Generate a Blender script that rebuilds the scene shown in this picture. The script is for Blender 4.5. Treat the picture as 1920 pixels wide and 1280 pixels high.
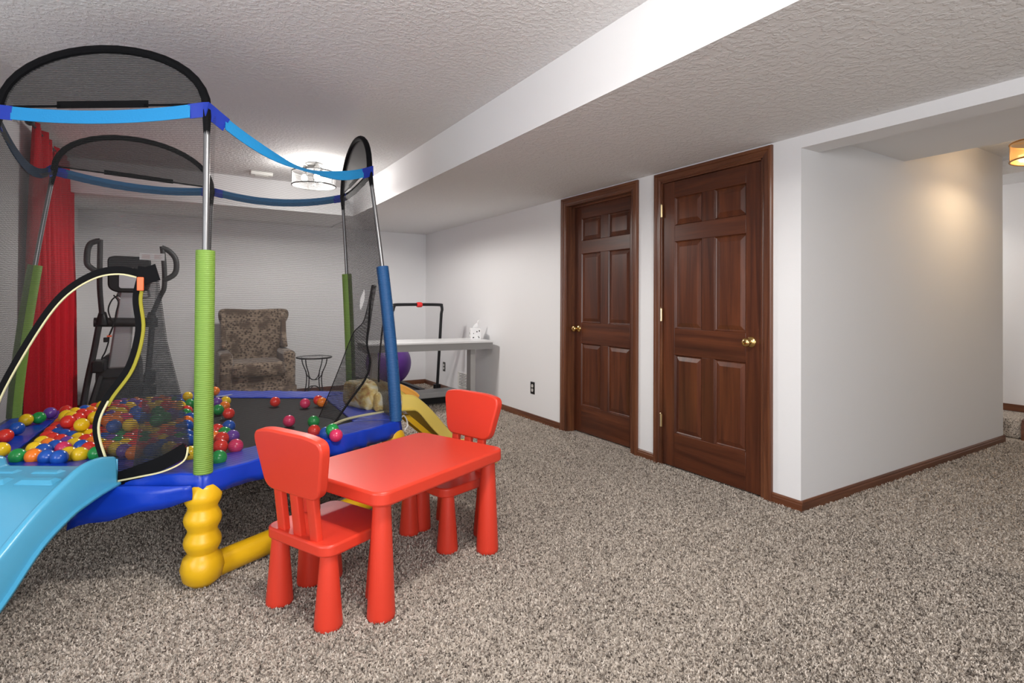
import bpy, math, random
import numpy as np
from mathutils import Vector, Matrix
from mathutils.geometry import tessellate_polygon

random.seed(7)
rng = np.random.default_rng(11)
for o in list(bpy.data.objects):
    bpy.data.objects.remove(o)
scene = bpy.context.scene
COL = scene.collection

# ------------------------------------------------------------------ camera
FPX, YAW, PITCH, ROLL, CY, CAMH = 1016.75, 0.5485, 0.0082, 0.0051, 556.55, 1.1707
fw = Vector((math.sin(YAW), math.cos(YAW), 0)); rt = Vector((math.cos(YAW), -math.sin(YAW), 0)); up = Vector((0, 0, 1))
fw2 = fw * math.cos(PITCH) + up * math.sin(PITCH); up2 = up * math.cos(PITCH) - fw * math.sin(PITCH)
r3 = rt * math.cos(ROLL) + up2 * math.sin(ROLL); u3 = up2 * math.cos(ROLL) - rt * math.sin(ROLL)
CAM = Vector((0, 0, CAMH))
cd = bpy.data.cameras.new('camera'); cam = bpy.data.objects.new('camera', cd); COL.objects.link(cam)
cd.sensor_width = 36; cd.lens = FPX / 1920 * 36; cd.shift_y = -(640 - CY) / 1920; cd.clip_start = .05
cam.matrix_world = Matrix(((r3.x, u3.x, -fw2.x, 0), (r3.y, u3.y, -fw2.y, 0), (r3.z, u3.z, -fw2.z, CAMH), (0, 0, 0, 1)))
scene.camera = cam

# ------------------------------------------------------------------ world, exposure
w = bpy.data.worlds.new('world'); scene.world = w; w.use_nodes = True
w.node_tree.nodes['Background'].inputs[0].default_value = (.75, .82, 1, 1)
w.node_tree.nodes['Background'].inputs[1].default_value = .6
vs = scene.view_settings
vs.view_transform = 'Standard'; vs.look = 'None'; vs.exposure = 0.18; vs.gamma = 1.0; vs.use_curve_mapping = False
LAMP_W = 31          # each bulb of the main room's ceiling fixtures, the seen and the added one
HALL_W = 2.6
FILL_W = 85  # power of the added daylight fill

def area_light(name, loc, rot, sx, sy, watts, col=(1, 1, 1)):
    l = bpy.data.lights.new(name, 'AREA'); l.shape = 'RECTANGLE'; l.size = sx; l.size_y = sy; l.energy = watts; l.color = col
    o = bpy.data.objects.new(name, l); COL.objects.link(o); o.location = loc; o.rotation_euler = rot
    return o
# unseen area lights added as assumed daylight fill; the walls hold no windows
area_light('rear_fill', (-.3, -2.50, 1.45), (math.radians(90), 0, 0), 2.6, 1.3, FILL_W, (.95, .97, 1))
area_light('bay_fill', (-2.25, .9, 1.4), (math.radians(90), 0, math.radians(-90)), 1.6, 1.2, FILL_W * .35, (.95, .97, 1))

# ------------------------------------------------------------------ helpers
def ray(x, y): return fw2 + r3 * ((x - 960) / FPX) - u3 * ((y - CY) / FPX)
def atz(x, y, z): d = ray(x, y); return CAM + d * ((z - CAMH) / d.z)
def aty(x, y, Y): d = ray(x, y); return CAM + d * (Y / d.y)
def atx(x, y, X): d = ray(x, y); return CAM + d * (X / d.x)
def atd(x, y, Z): return CAM + ray(x, y) * Z
V = Vector
W0 = {}

def root(name, loc, label=None, cat=None, group=None, rz=0, kind=None):
    o = bpy.data.objects.new(name, None); COL.objects.link(o); o.empty_display_size = .05
    o.location = loc; o.rotation_euler = (0, 0, rz)
    W0[o.name] = Matrix.Translation(V(loc)) @ Matrix.Rotation(rz, 4, 'Z')
    return tag(o, label, cat, group, kind)
def tag(o, label=None, cat=None, group=None, kind=None):
    if label: o['label'] = label
    if cat: o['category'] = cat
    if group: o['group'] = group
    if kind: o['kind'] = kind
    return o

class MB:
    def __init__(s): s.v = []; s.f = []
    def add(s, vs, fs):
        n = len(s.v); s.v += [V(p) for p in vs]; s.f += [tuple(i + n for i in f) for f in fs]; return s
    def box(s, lo, hi, M=None):
        x0, y0, z0 = lo; x1, y1, z1 = hi
        p = [V(q) for q in ((x0, y0, z0), (x1, y0, z0), (x1, y1, z0), (x0, y1, z0), (x0, y0, z1), (x1, y0, z1), (x1, y1, z1), (x0, y1, z1))]
        if M is not None: p = [M @ q for q in p]
        return s.add(p, [(0, 3, 2, 1), (4, 5, 6, 7), (0, 1, 5, 4), (1, 2, 6, 5), (2, 3, 7, 6), (3, 0, 4, 7)])
    def hexa(s, bot, top):
        return s.add(list(bot) + list(top), [(3, 2, 1, 0), (4, 5, 6, 7), (0, 1, 5, 4), (1, 2, 6, 5), (2, 3, 7, 6), (3, 0, 4, 7)])
    def tube(s, pts, r, n=10, closed=False, cap=True):
        pts = [V(p) for p in pts]; m = len(pts)
        rs = r if isinstance(r, (list, tuple)) else [r] * m
        rings = []; prev = None
        for i, p in enumerate(pts):
            a = pts[(i - 1) % m] if (closed or i > 0) else p
            b = pts[(i + 1) % m] if (closed or i < m - 1) else p
            t = (b - a)
            t = t.normalized() if t.length > 1e-9 else V((0, 0, 1))
            if prev is None:
                q = V((0, 0, 1)) if abs(t.z) < .9 else V((1, 0, 0))
                nn = (q - t * q.dot(t)).normalized()
            else:
                nn = (prev - t * prev.dot(t)).normalized()
            prev = nn; bb = t.cross(nn)
            rings.append([p + (nn * math.cos(2 * math.pi * k / n) + bb * math.sin(2 * math.pi * k / n)) * rs[i] for k in range(n)])
        fs = []
        for i in range(m if closed else m - 1):
            j = (i + 1) % m
            for k in range(n):
                fs.append((i * n + k, i * n + (k + 1) % n, j * n + (k + 1) % n, j * n + k))
        if cap and not closed:
            fs.append(tuple(range(n - 1, -1, -1))); fs.append(tuple((m - 1) * n + k for k in range(n)))
        return s.add([q for rr in rings for q in rr], fs)
    def lathe(s, prof, n=24, M=None, cap=True):
        """prof: (r, z) list, revolved about local Z"""
        vs = []
        for r, z in prof:
            for k in range(n):
                a = 2 * math.pi * k / n; q = V((r * math.cos(a), r * math.sin(a), z)); vs.append(M @ q if M is not None else q)
        fs = []
        for i in range(len(prof) - 1):
            for k in range(n):
                fs.append((i * n + k, i * n + (k + 1) % n, (i + 1) * n + (k + 1) % n, (i + 1) * n + k))
        if cap:
            fs.append(tuple(range(n - 1, -1, -1))); fs.append(tuple((len(prof) - 1) * n + k for k in range(n)))
        return s.add(vs, fs)
    def prism(s, poly, d0, d1, M=None):
        """poly: (x, z) outline, extruded along local y from d0 to d1"""
        n = len(poly)
        vs = [V((x, d0, z)) for x, z in poly] + [V((x, d1, z)) for x, z in poly]
        if M is not None: vs = [M @ q for q in vs]
        return s.add(vs, [tuple(range(n)), tuple(range(2 * n - 1, n - 1, -1))] + [(i, i + n, (i + 1) % n + n, (i + 1) % n) for i in range(n)])
    def slab(s, poly, z0, z1, M=None):
        n = len(poly)
        vs = [V((x, y, z0)) for x, y in poly] + [V((x, y, z1)) for x, y in poly]
        if M is not None: vs = [M @ q for q in vs]
        return s.add(vs, [tuple(range(n - 1, -1, -1)), tuple(range(n, 2 * n))] + [(i, (i + 1) % n, (i + 1) % n + n, i + n) for i in range(n)])
    def grid(s, rows, closed=False):
        h = len(rows); wd = len(rows[0])
        fs = []
        for i in range(h - 1):
            for k in range(wd if closed else wd - 1):
                fs.append((i * wd + k, i * wd + (k + 1) % wd, (i + 1) * wd + (k + 1) % wd, (i + 1) * wd + k))
        return s.add([q for r in rows for q in r], fs)
    def build(s, name, mat, parent=None, bevel=0, seg=2, ang=35, solid=0, sub=0, mats=None, fmat=None, smooth=True):
        vs = s.v
        if parent is not None:
            M = W0[parent.name].inverted(); vs = [M @ p for p in vs]
        me = bpy.data.meshes.new(name); me.from_pydata([tuple(p) for p in vs], [], s.f); me.validate()
        o = bpy.data.objects.new(name, me); COL.objects.link(o)
        for m in (mats or [mat]): me.materials.append(MAT[m])
        if fmat:
            for p in me.polygons: p.material_index = fmat(p)
        if smooth:
            me.polygons.foreach_set('use_smooth', [True] * len(me.polygons))
            if ang < 180: me.set_sharp_from_angle(angle=math.radians(ang))
        if parent is not None: o.parent = parent; W0[o.name] = W0[parent.name]
        else: W0[o.name] = Matrix.Identity(4)
        if solid: md = o.modifiers.new('solid', 'SOLIDIFY'); md.thickness = solid; md.offset = 0
        if bevel:
            md = o.modifiers.new('bevel', 'BEVEL'); md.width = bevel; md.segments = seg; md.limit_method = 'ANGLE'; md.angle_limit = math.radians(40); md.harden_normals = False
        if sub: md = o.modifiers.new('sub', 'SUBSURF'); md.levels = sub; md.render_levels = sub
        return o

def rrect(x0, y0, x1, y1, r, n=5):
    out = []
    for cx, cy, a0 in ((x1 - r, y0 + r, -90), (x1 - r, y1 - r, 0), (x0 + r, y1 - r, 90), (x0 + r, y0 + r, 180)):
        for k in range(n + 1):
            a = math.radians(a0 + 90 * k / n); out.append((cx + r * math.cos(a), cy + r * math.sin(a)))
    return out
def rpoly(pts, r, n=4):
    """round the corners of a polygon"""
    out = []; m = len(pts)
    for i in range(m):
        p = V(pts[i]); a = V(pts[i - 1]); b = V(pts[(i + 1) % m])
        da = min(r, (a - p).length * .45); db = min(r, (b - p).length * .45)
        A = p + (a - p).normalized() * da; B = p + (b - p).normalized() * db
        for k in range(n + 1):
            t = k / n; out.append(tuple(A * (1 - t) ** 2 + p * 2 * t * (1 - t) + B * t * t))
    return out
def spline(pts, n=8, closed=False):
    pts = [V(p) for p in pts]; m = len(pts); out = []
    for i in range(m if closed else m - 1):
        g = lambda k: pts[k % m] if closed else pts[max(0, min(m - 1, k))]
        p0, p1, p2, p3 = g(i - 1), g(i), g(i + 1), g(i + 2)
        for k in range(n):
            t = k / n
            out.append(.5 * ((2 * p1) + (p2 - p0) * t + (2 * p0 - 5 * p1 + 4 * p2 - p3) * t * t + (3 * p1 - p0 - 3 * p2 + p3) * t ** 3))
    if not closed: out.append(pts[-1])
    return out
def ribbon(mb, pts, width, nrm, off=0.0, th=.003):
    """a flat tape along pts, lying in the surface whose normal is nrm; off shifts it sideways"""
    pts = [V(p) for p in pts]; nrm = V(nrm).normalized(); A = []; B = []
    for i, p in enumerate(pts):
        t = (pts[min(i + 1, len(pts) - 1)] - pts[max(i - 1, 0)]).normalized(); sd = nrm.cross(t).normalized()
        A.append(p + sd * (off - width / 2)); B.append(p + sd * (off + width / 2))
    h = nrm * th / 2; rows = [[a - h, b - h, b + h, a + h] for a, b in zip(A, B)]
    mb.grid(rows, closed=True)
    n = len(mb.v); mb.f.append((n - 4, n - 3, n - 2, n - 1)); k = n - 4 * len(rows); mb.f.append((k + 3, k + 2, k + 1, k))
    return mb
def flatnet(polys, fn):
    """triangulated flat cloth with holes; polys are lists of (u, z), fn maps to 3D"""
    P = [[V((u, z, 0)) for u, z in pl] for pl in polys]
    tri = tessellate_polygon(P); flat = [q for pl in polys for q in pl]
    mb = MB(); mb.add([fn(u, z) for u, z in flat], [tuple(t) for t in tri]); return mb
def copy_obj(o, parent=None):
    c = o.copy(); COL.objects.link(c); c.parent = parent; return c

# ------------------------------------------------------------------ materials
MAT = {}
def nodes(name):
    m = bpy.data.materials.new(name); m.use_nodes = True; MAT[name] = m
    nt = m.node_tree; return m, nt, nt.nodes, nt.links, nt.nodes['Principled BSDF']
def plain(name, col, rough=.5, metal=0, bump=0, bscale=60, var=0, vscale=8, spec=None, coat=0, sheen=0):
    m, nt, N, L, b = nodes(name)
    b.inputs['Base Color'].default_value = (*col, 1); b.inputs['Roughness'].default_value = rough; b.inputs['Metallic'].default_value = metal
    if spec is not None: b.inputs['Specular IOR Level'].default_value = spec
    if coat: b.inputs['Coat Weight'].default_value = coat; b.inputs['Coat Roughness'].default_value = .15
    if sheen: b.inputs['Sheen Weight'].default_value = sheen
    tc = N.new('ShaderNodeTexCoord')
    if var:
        t = N.new('ShaderNodeTexNoise'); t.inputs['Scale'].default_value = vscale; t.inputs['Detail'].default_value = 4
        r = N.new('ShaderNodeValToRGB'); r.color_ramp.elements[0].position = .3; r.color_ramp.elements[1].position = .7
        r.color_ramp.elements[0].color = (*[c * (1 - var) for c in col], 1); r.color_ramp.elements[1].color = (*[min(1, c * (1 + var)) for c in col], 1)
        L.new(tc.outputs['Object'], t.inputs['Vector']); L.new(t.outputs['Fac'], r.inputs['Fac']); L.new(r.outputs['Color'], b.inputs['Base Color'])
    if bump:
        t = N.new('ShaderNodeTexNoise'); t.inputs['Scale'].default_value = bscale; t.inputs['Detail'].default_value = 5
        k = N.new('ShaderNodeBump'); k.inputs['Strength'].default_value = bump; k.inputs['Distance'].default_value = .01
        L.new(tc.outputs['Object'], t.inputs['Vector']); L.new(t.outputs['Fac'], k.inputs['Height']); L.new(k.outputs['Normal'], b.inputs['Normal'])
    return m
plain('wall', (.80, .80, .81), .85, bump=.05, bscale=180)
plain('wall_plain', (.80, .80, .81), .85)
def ceiling_mat():
    m, nt, N, L, b = nodes('ceiling')
    b.inputs['Base Color'].default_value = (.78, .775, .775, 1); b.inputs['Roughness'].default_value = .9
    tc = N.new('ShaderNodeTexCoord')
    t = N.new('ShaderNodeTexNoise'); t.inputs['Scale'].default_value = 38; t.inputs['Detail'].default_value = 3; t.inputs['Roughness'].default_value = .55
    v = N.new('ShaderNodeTexVoronoi'); v.inputs['Scale'].default_value = 55
    r = N.new('ShaderNodeValToRGB'); r.color_ramp.elements[0].position = .46; r.color_ramp.elements[1].position = .58
    mx = N.new('ShaderNodeMath'); mx.operation = 'MULTIPLY_ADD'; mx.inputs[1].default_value = .25
    k = N.new('ShaderNodeBump'); k.inputs['Strength'].default_value = .45; k.inputs['Distance'].default_value = .006
    L.new(tc.outputs['Object'], t.inputs['Vector']); L.new(tc.outputs['Object'], v.inputs['Vector'])
    L.new(t.outputs['Fac'], r.inputs['Fac']); L.new(v.outputs['Distance'], mx.inputs[0]); L.new(r.outputs['Color'], mx.inputs[2])
    L.new(mx.outputs[0], k.inputs['Height']); L.new(k.outputs['Normal'], b.inputs['Normal'])
ceiling_mat()
def wood(name, axis, c0, c1, c2, rough=.32):
    m, nt, N, L, b = nodes(name)
    tc = N.new('ShaderNodeTexCoord'); mp = N.new('ShaderNodeMapping')
    s = [14, 14, 14]; s[axis] = .9; mp.inputs['Scale'].default_value = s
    t = N.new('ShaderNodeTexNoise'); t.inputs['Scale'].default_value = 1.0; t.inputs['Detail'].default_value = 5; t.inputs['Distortion'].default_value = .8
    mp2 = N.new('ShaderNodeMapping'); s2 = [120, 120, 120]; s2[axis] = 4; mp2.inputs['Scale'].default_value = s2
    t2 = N.new('ShaderNodeTexNoise'); t2.inputs['Scale'].default_value = 1.0; t2.inputs['Detail'].default_value = 3
    mx = N.new('ShaderNodeMath'); mx.operation = 'MULTIPLY_ADD'; mx.inputs[1].default_value = .35
    r = N.new('ShaderNodeValToRGB'); e = r.color_ramp.elements
    e[0].position = .38; e[0].color = (*c0, 1); e[1].position = .95; e[1].color = (*c2, 1); q = e.new(.62); q.color = (*c1, 1)
    L.new(tc.outputs['Object'], mp.inputs['Vector']); L.new(mp.outputs['Vector'], t.inputs['Vector'])
    L.new(tc.outputs['Object'], mp2.inputs['Vector']); L.new(mp2.outputs['Vector'], t2.inputs['Vector'])
    L.new(t2.outputs['Fac'], mx.inputs[0]); L.new(t.outputs['Fac'], mx.inputs[2]); L.new(mx.outputs[0], r.inputs['Fac']); L.new(r.outputs['Color'], b.inputs['Base Color'])
    b.inputs['Roughness'].default_value = rough
    k = N.new('ShaderNodeBump'); k.inputs['Strength'].default_value = .08; k.inputs['Distance'].default_value = .002
    L.new(t2.outputs['Fac'], k.inputs['Height']); L.new(k.outputs['Normal'], b.inputs['Normal'])
DW = ((.034, .0095, .005), (.072, .020, .009), (.14, .040, .015))
wood('door_wood_upright', 2, *DW); wood('door_wood_across', 1, *DW)
CW = ((.050, .017, .009), (.115, .038, .017), (.20, .075, .032))
wood('trim_wood_upright', 2, *CW); wood('trim_wood_along_y', 1, *CW); wood('trim_wood_along_x', 0, *CW)
plain('brass', (.80, .56, .22), .16, 1)
plain('hinge_brass', (.75, .62, .40), .3, 1)
def carpet_mat(name, pile):
    m, nt, N, L, b = nodes(name)
    tc = N.new('ShaderNodeTexCoord')
    v = N.new('ShaderNodeTexVoronoi'); v.inputs['Scale'].default_value = 120 if pile else 150
    sx = N.new('ShaderNodeSeparateColor')
    r = N.new('ShaderNodeValToRGB'); r.color_ramp.interpolation = 'LINEAR'; e = r.color_ramp.elements
    e[0].position = 0; e[0].color = (.11, .09, .075, 1); e[1].position = 1; e[1].color = (.80, .71, .62, 1)
    for p, c in ((.13, (.20, .168, .145, 1)), (.26, (.47, .41, .355, 1)), (.62, (.64, .565, .49, 1))):
        q = e.new(p); q.color = c
    n2 = N.new('ShaderNodeTexNoise'); n2.inputs['Scale'].default_value = 1.6; n2.inputs['Detail'].default_value = 3
    mm = N.new('ShaderNodeMix'); mm.data_type = 'RGBA'; mm.blend_type = 'MULTIPLY'; mm.inputs[0].default_value = .25
    L.new(tc.outputs['Object'], v.inputs['Vector']); L.new(v.outputs['Color'], sx.inputs[0]); L.new(sx.outputs[0], r.inputs['Fac'])
    L.new(tc.outputs['Object'], n2.inputs['Vector']); L.new(r.outputs['Color'], mm.inputs[6]); L.new(n2.outputs['Fac'], mm.inputs[7])
    L.new(mm.outputs[2], b.inputs['Base Color'])
    b.inputs['Roughness'].default_value = .95; b.inputs['Specular IOR Level'].default_value = .1
    if not pile:
        k = N.new('ShaderNodeBump'); k.inputs['Strength'].default_value = .8; k.inputs['Distance'].default_value = .008
        L.new(v.outputs['Distance'], k.inputs['Height']); L.new(k.outputs['Normal'], b.inputs['Normal'])
carpet_mat('carpet', False); carpet_mat('carpet_pile', True)

plain('red_plastic', (.68, .046, .022), .38, bump=.04, bscale=260)
plain('yellow_plastic', (.78, .45, .010), .33, bump=.03, bscale=90)
plain('pale_yellow_plastic', (.74, .56, .12), .36)
plain('orange_yellow_plastic', (.86, .42, .085), .36)
plain('sky_plastic', (.075, .36, .57), .30, bump=.02, bscale=200)
def foam_mat(name, col):
    m, nt, N, L, b = nodes(name)
    b.inputs['Base Color'].default_value = (*col, 1); b.inputs['Roughness'].default_value = .55
    tc = N.new('ShaderNodeTexCoord'); wv = N.new('ShaderNodeTexWave'); wv.bands_direction = 'Z'; wv.inputs['Scale'].default_value = 38; wv.inputs['Distortion'].default_value = 1.2
    k = N.new('ShaderNodeBump'); k.inputs['Strength'].default_value = .35; k.inputs['Distance'].default_value = .004
    L.new(tc.outputs['Object'], wv.inputs['Vector']); L.new(wv.outputs['Fac'], k.inputs['Height']); L.new(k.outputs['Normal'], b.inputs['Normal'])
foam_mat('green_foam', (.175, .31, .045)); foam_mat('blue_foam', (.008, .075, .22))
plain('blue_vinyl', (.005, .042, .46), .30, bump=.25, bscale=14)
plain('mat_black', (.014, .014, .015), .7, spec=.2, bump=.2, bscale=300)
plain('galvanised', (.24, .24, .245), .38, .85)
plain('strap_sky', (.010, .28, .64), .6, bump=.15, bscale=120)
plain('strap_navy', (.010, .13, .30), .6)
plain('strap_royal', (.010, .040, .42), .5)
plain('strap_dark', (.005, .035, .085), .7, spec=.2)
plain('black_webbing', (.005, .005, .006), .8, spec=.12)
plain('cream_zip', (.72, .66, .38), .6)
plain('yellow_zip', (.34, .30, .02), .7)
plain('label_white', (.75, .73, .72), .6)
plain('label_print', (.55, .35, .33), .6)
def net_mat(name, alpha, col=(.012, .012, .013), scale=70, var=.6):
    m, nt, N, L, b = nodes(name)
    b.inputs['Base Color'].default_value = (*col, 1); b.inputs['Roughness'].default_value = .7
    tr = N.new('ShaderNodeBsdfTransparent'); mx = N.new('ShaderNodeMixShader'); out = N['Material Output']
    tc = N.new('ShaderNodeTexCoord'); wv = N.new('ShaderNodeTexWave'); wv.bands_direction = 'Z'; wv.inputs['Scale'].default_value = scale; wv.inputs['Distortion'].default_value = 2.5; wv.inputs['Detail Scale'].default_value = .6
    mr = N.new('ShaderNodeMapRange'); mr.inputs[3].default_value = alpha * (1 - var); mr.inputs[4].default_value = min(1, alpha * (1 + var))
    L.new(tc.outputs['Object'], wv.inputs['Vector']); L.new(wv.outputs['Fac'], mr.inputs[0]); L.new(mr.outputs[0], mx.inputs[0])
    L.new(tr.outputs[0], mx.inputs[1]); L.new(b.outputs[0], mx.inputs[2]); L.new(mx.outputs[0], out.inputs['Surface'])
net_mat('net', .20, (.03, .03, .03), 36); net_mat('net_dense', .80, (.035, .034, .034), 40, .22); net_mat('net_flap', .60, (.008, .008, .009), 40)
net_mat('net_black', .93, (.03, .03, .03), 40, .1); net_mat('net_side', .70, (.05, .05, .05), 50)
BALLC = {'red': (.72, .035, .022), 'orange': (.86, .20, .015), 'yellow': (.85, .55, .012), 'green': (.016, .28, .060), 'blue': (.012, .085, .42),
         'purple': (.15, .055, .34), 'pink': (.66, .035, .12)}
for k, c in BALLC.items(): plain('ball_' + k, c, .22)
plain('dark_grey', (.030, .030, .032), .5, bump=.05, spec=.3)
plain('black_plastic', (.010, .010, .011), .45, spec=.25)
plain('black_metal', (.015, .015, .017), .4, .0, spec=.3)
plain('silver_grey', (.42, .43, .45), .4, .4)
plain('orange_tag', (.85, .14, .04), .5)
plain('curtain_red', (.52, .003, .014), .6, bump=.1, bscale=200, spec=.15)
plain('rod', (.03, .028, .03), .4, .6)
def leopard():
    m, nt, N, L, b = nodes('armchair_fabric')
    tc = N.new('ShaderNodeTexCoord'); v = N.new('ShaderNodeTexVoronoi'); v.inputs['Scale'].default_value = 36; v.feature = 'F1'
    n = N.new('ShaderNodeTexNoise'); n.inputs['Scale'].default_value = 7; n.inputs['Detail'].default_value = 3
    r = N.new('ShaderNodeValToRGB'); e = r.color_ramp.elements
    e[0].position = .2; e[0].color = (.045, .03, .022, 1); e[1].position = .62; e[1].color = (.28, .215, .16, 1)
    r2 = N.new('ShaderNodeValToRGB'); r2.color_ramp.elements[0].position = .38; r2.color_ramp.elements[1].position = .52
    mx = N.new('ShaderNodeMix'); mx.data_type = 'RGBA'; mx.inputs[6].default_value = (.105, .074, .054, 1)
    for t in (v, n): L.new(tc.outputs['Object'], t.inputs['Vector'])
    L.new(v.outputs['Distance'], r.inputs['Fac']); L.new(n.outputs['Fac'], r2.inputs['Fac']); L.new(r2.outputs['Color'], mx.inputs[0]); L.new(r.outputs['Color'], mx.inputs[7])
    L.new(mx.outputs[2], b.inputs['Base Color']); b.inputs['Roughness'].default_value = .9; b.inputs['Sheen Weight'].default_value = .3
leopard()
plain('purple_rubber', (.13, .035, .30), .38)
plain('desk_top', (.80, .80, .80), .3); plain('desk_edge', (.27, .265, .26), .5); plain('desk_leg', (.42, .41, .40), .5)
plain('treadmill_grey', (.33, .33, .33), .5); plain('belt', (.03, .03, .032), .7)
plain('red_key', (.75, .03, .03), .4)
plain('tissue', (.85, .85, .86), .9); plain('tissue_dot', (.03, .03, .03), .7)
plain('vent_white', (.74, .73, .70), .5); plain('outlet_black', (.012, .012, .012), .4); plain('outlet_white', (.72, .70, .66), .4)
plain('wire_grey', (.10, .098, .095), .45, .5)
plain('gold_wire', (.30, .16, .05), .35, .8)
plain('iron', (.02, .02, .022), .5, .5)
def glass(name, alpha, col, emit=0):
    m, nt, N, L, b = nodes(name)
    b.inputs['Base Color'].default_value = (*col, 1); b.inputs['Roughness'].default_value = .12
    if emit: b.inputs['Emission Color'].default_value = (*col, 1); b.inputs['Emission Strength'].default_value = emit
    tr = N.new('ShaderNodeBsdfTransparent'); mx = N.new('ShaderNodeMixShader'); mx.inputs[0].default_value = alpha
    L.new(tr.outputs[0], mx.inputs[1]); L.new(b.outputs[0], mx.inputs[2]); L.new(mx.outputs[0], N['Material Output'].inputs['Surface'])
glass('drum_glass', .05, (.8, .8, .8)); glass('amber_sheer', .62, (.66, .40, .13)); glass('table_glass', .35, (.35, .36, .36))
def emitter(name, col, s):
    m, nt, N, L, b = nodes(name); b.inputs['Base Color'].default_value = (*col, 1)
    b.inputs['Emission Color'].default_value = (*col, 1); b.inputs['Emission Strength'].default_value = s
emitter('bulb', (1, .97, .92), 7); emitter('warm_bulb', (1, .72, .38), 10)
def rock_mat():
    m, nt, N, L, b = nodes('rock')
    tc = N.new('ShaderNodeTexCoord'); n = N.new('ShaderNodeTexNoise'); n.inputs['Scale'].default_value = 9; n.inputs['Detail'].default_value = 6; n.inputs['Distortion'].default_value = 1.0
    r = N.new('ShaderNodeValToRGB'); e = r.color_ramp.elements
    e[0].position = .34; e[0].color = (.36, .15, .045, 1); e[1].position = .60; e[1].color = (.72, .68, .50, 1); q = e.new(.45); q.color = (.62, .46, .15, 1)
    L.new(tc.outputs['Object'], n.inputs['Vector']); L.new(n.outputs['Fac'], r.inputs['Fac']); L.new(r.outputs['Color'], b.inputs['Base Color'])
    k = N.new('ShaderNodeBump'); k.inputs['Strength'].default_value = .4; k.inputs['Distance'].default_value = .02
    L.new(n.outputs['Fac'], k.inputs['Height']); L.new(k.outputs['Normal'], b.inputs['Normal']); b.inputs['Roughness'].default_value = .6
rock_mat()

# ------------------------------------------------------------------ the room
WX, YB, ZS, XS, ZC, HB, YBS, WL, YC = 2.981, 7.237, 2.115, 1.64, 2.42, 2.045, 6.10, -.925, 1.757
N0, N1, F0, F1, HD = 1.925, 2.856, 3.025, 4.001, 2.103
XBAY, YFRONT, YJOG = -2.3, -2.6, 3.62
def struct(o): o['kind'] = 'structure'; return o
m = MB(); m.box((XBAY - .1, YFRONT - .1, -.1), (7.2, YB + .1, 0)); floor = struct(m.build('floor', 'carpet', smooth=False)); tag(floor, 'speckled beige and grey shag carpet across the whole room', 'floor')
m = MB(); m.box((XBAY - .1, YFRONT - .1, ZC), (WX + .15, YB + .1, ZC + .1)); ceil = struct(m.build('ceiling', 'ceiling', smooth=False))
tag(ceil, 'grey-white ceiling with knockdown texture over the main room', 'ceiling')
und = lambda p: 1 if p.normal.z < -.5 else 0
m = MB(); m.box((XS, YFRONT, ZS), (WX + .02, YB + .02, ZC + .02)); s1 = struct(m.build('ceiling_soffit', None, mats=['wall', 'ceiling'], fmat=und, smooth=False)); tag(s1, 'long dropped soffit running above the two wooden doors', 'soffit')
m = MB(); m.box((WL - .02, YBS, ZS), (XS + .01, YB + .02, ZC + .02)); s2 = struct(m.build('ceiling_soffit', None, mats=['wall', 'ceiling'], fmat=und, smooth=False)); tag(s2, 'dropped soffit along the back wall behind the netting', 'soffit')
# wall with the doors (rough openings left for both doors)
CWD = .062
o1 = (N0 + CWD, N1 - CWD); o2 = (F0 + CWD, F1 - CWD); ZD = HD - CWD
m = MB()
for a, b in ((YC, o1[0]), (o1[1], o2[0]), (o2[1], YB + .1)): m.box((WX, a, 0), (WX + .13, b, ZS + .01))
for a, b in (o1, o2): m.box((WX, a, ZD), (WX + .13, b, ZS + .01))
m.box((WX + .131, YC + .12, 0), (WX + .17, YB, ZS))           # dark closet backing behind the slabs
wr = struct(m.build('wall_right', 'wall', smooth=False)); tag(wr, 'white wall that holds the two dark wooden doors', 'wall')
m = MB(); m.box((WX, YFRONT, 0), (WX + .13, -.7, ZS + .01)); tag(struct(m.build('wall_right', 'wall', smooth=False)), 'white wall beyond the hall opening, behind the camera', 'wall')
m = MB(); m.box((XBAY, YB, 0), (WX + .13, YB + .12, ZC)); tag(struct(m.build('wall_back', 'wall', smooth=False)), 'white back wall behind the armchair and exercise machines', 'wall')
m = MB(); m.box((WL - .12, YJOG, 0), (WL, YB, ZC)); m.box((XBAY, YJOG, 0), (WL - .12, YJOG + .12, ZC)); tag(struct(m.build('wall_left', 'wall', smooth=False)), 'white left wall behind the red curtains', 'wall')
m = MB(); m.box((XBAY - .12, YFRONT, 0), (XBAY, YJOG, ZC)); tag(struct(m.build('wall_bay', 'wall', smooth=False)), 'white wall of the side bay left of the camera', 'wall')
m = MB(); m.box((XBAY - .12, YFRONT - .12, 0), (WX + .13, YFRONT, ZC)); tag(struct(m.build('wall_front', 'wall', smooth=False)), 'white wall behind the camera', 'wall')
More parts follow.
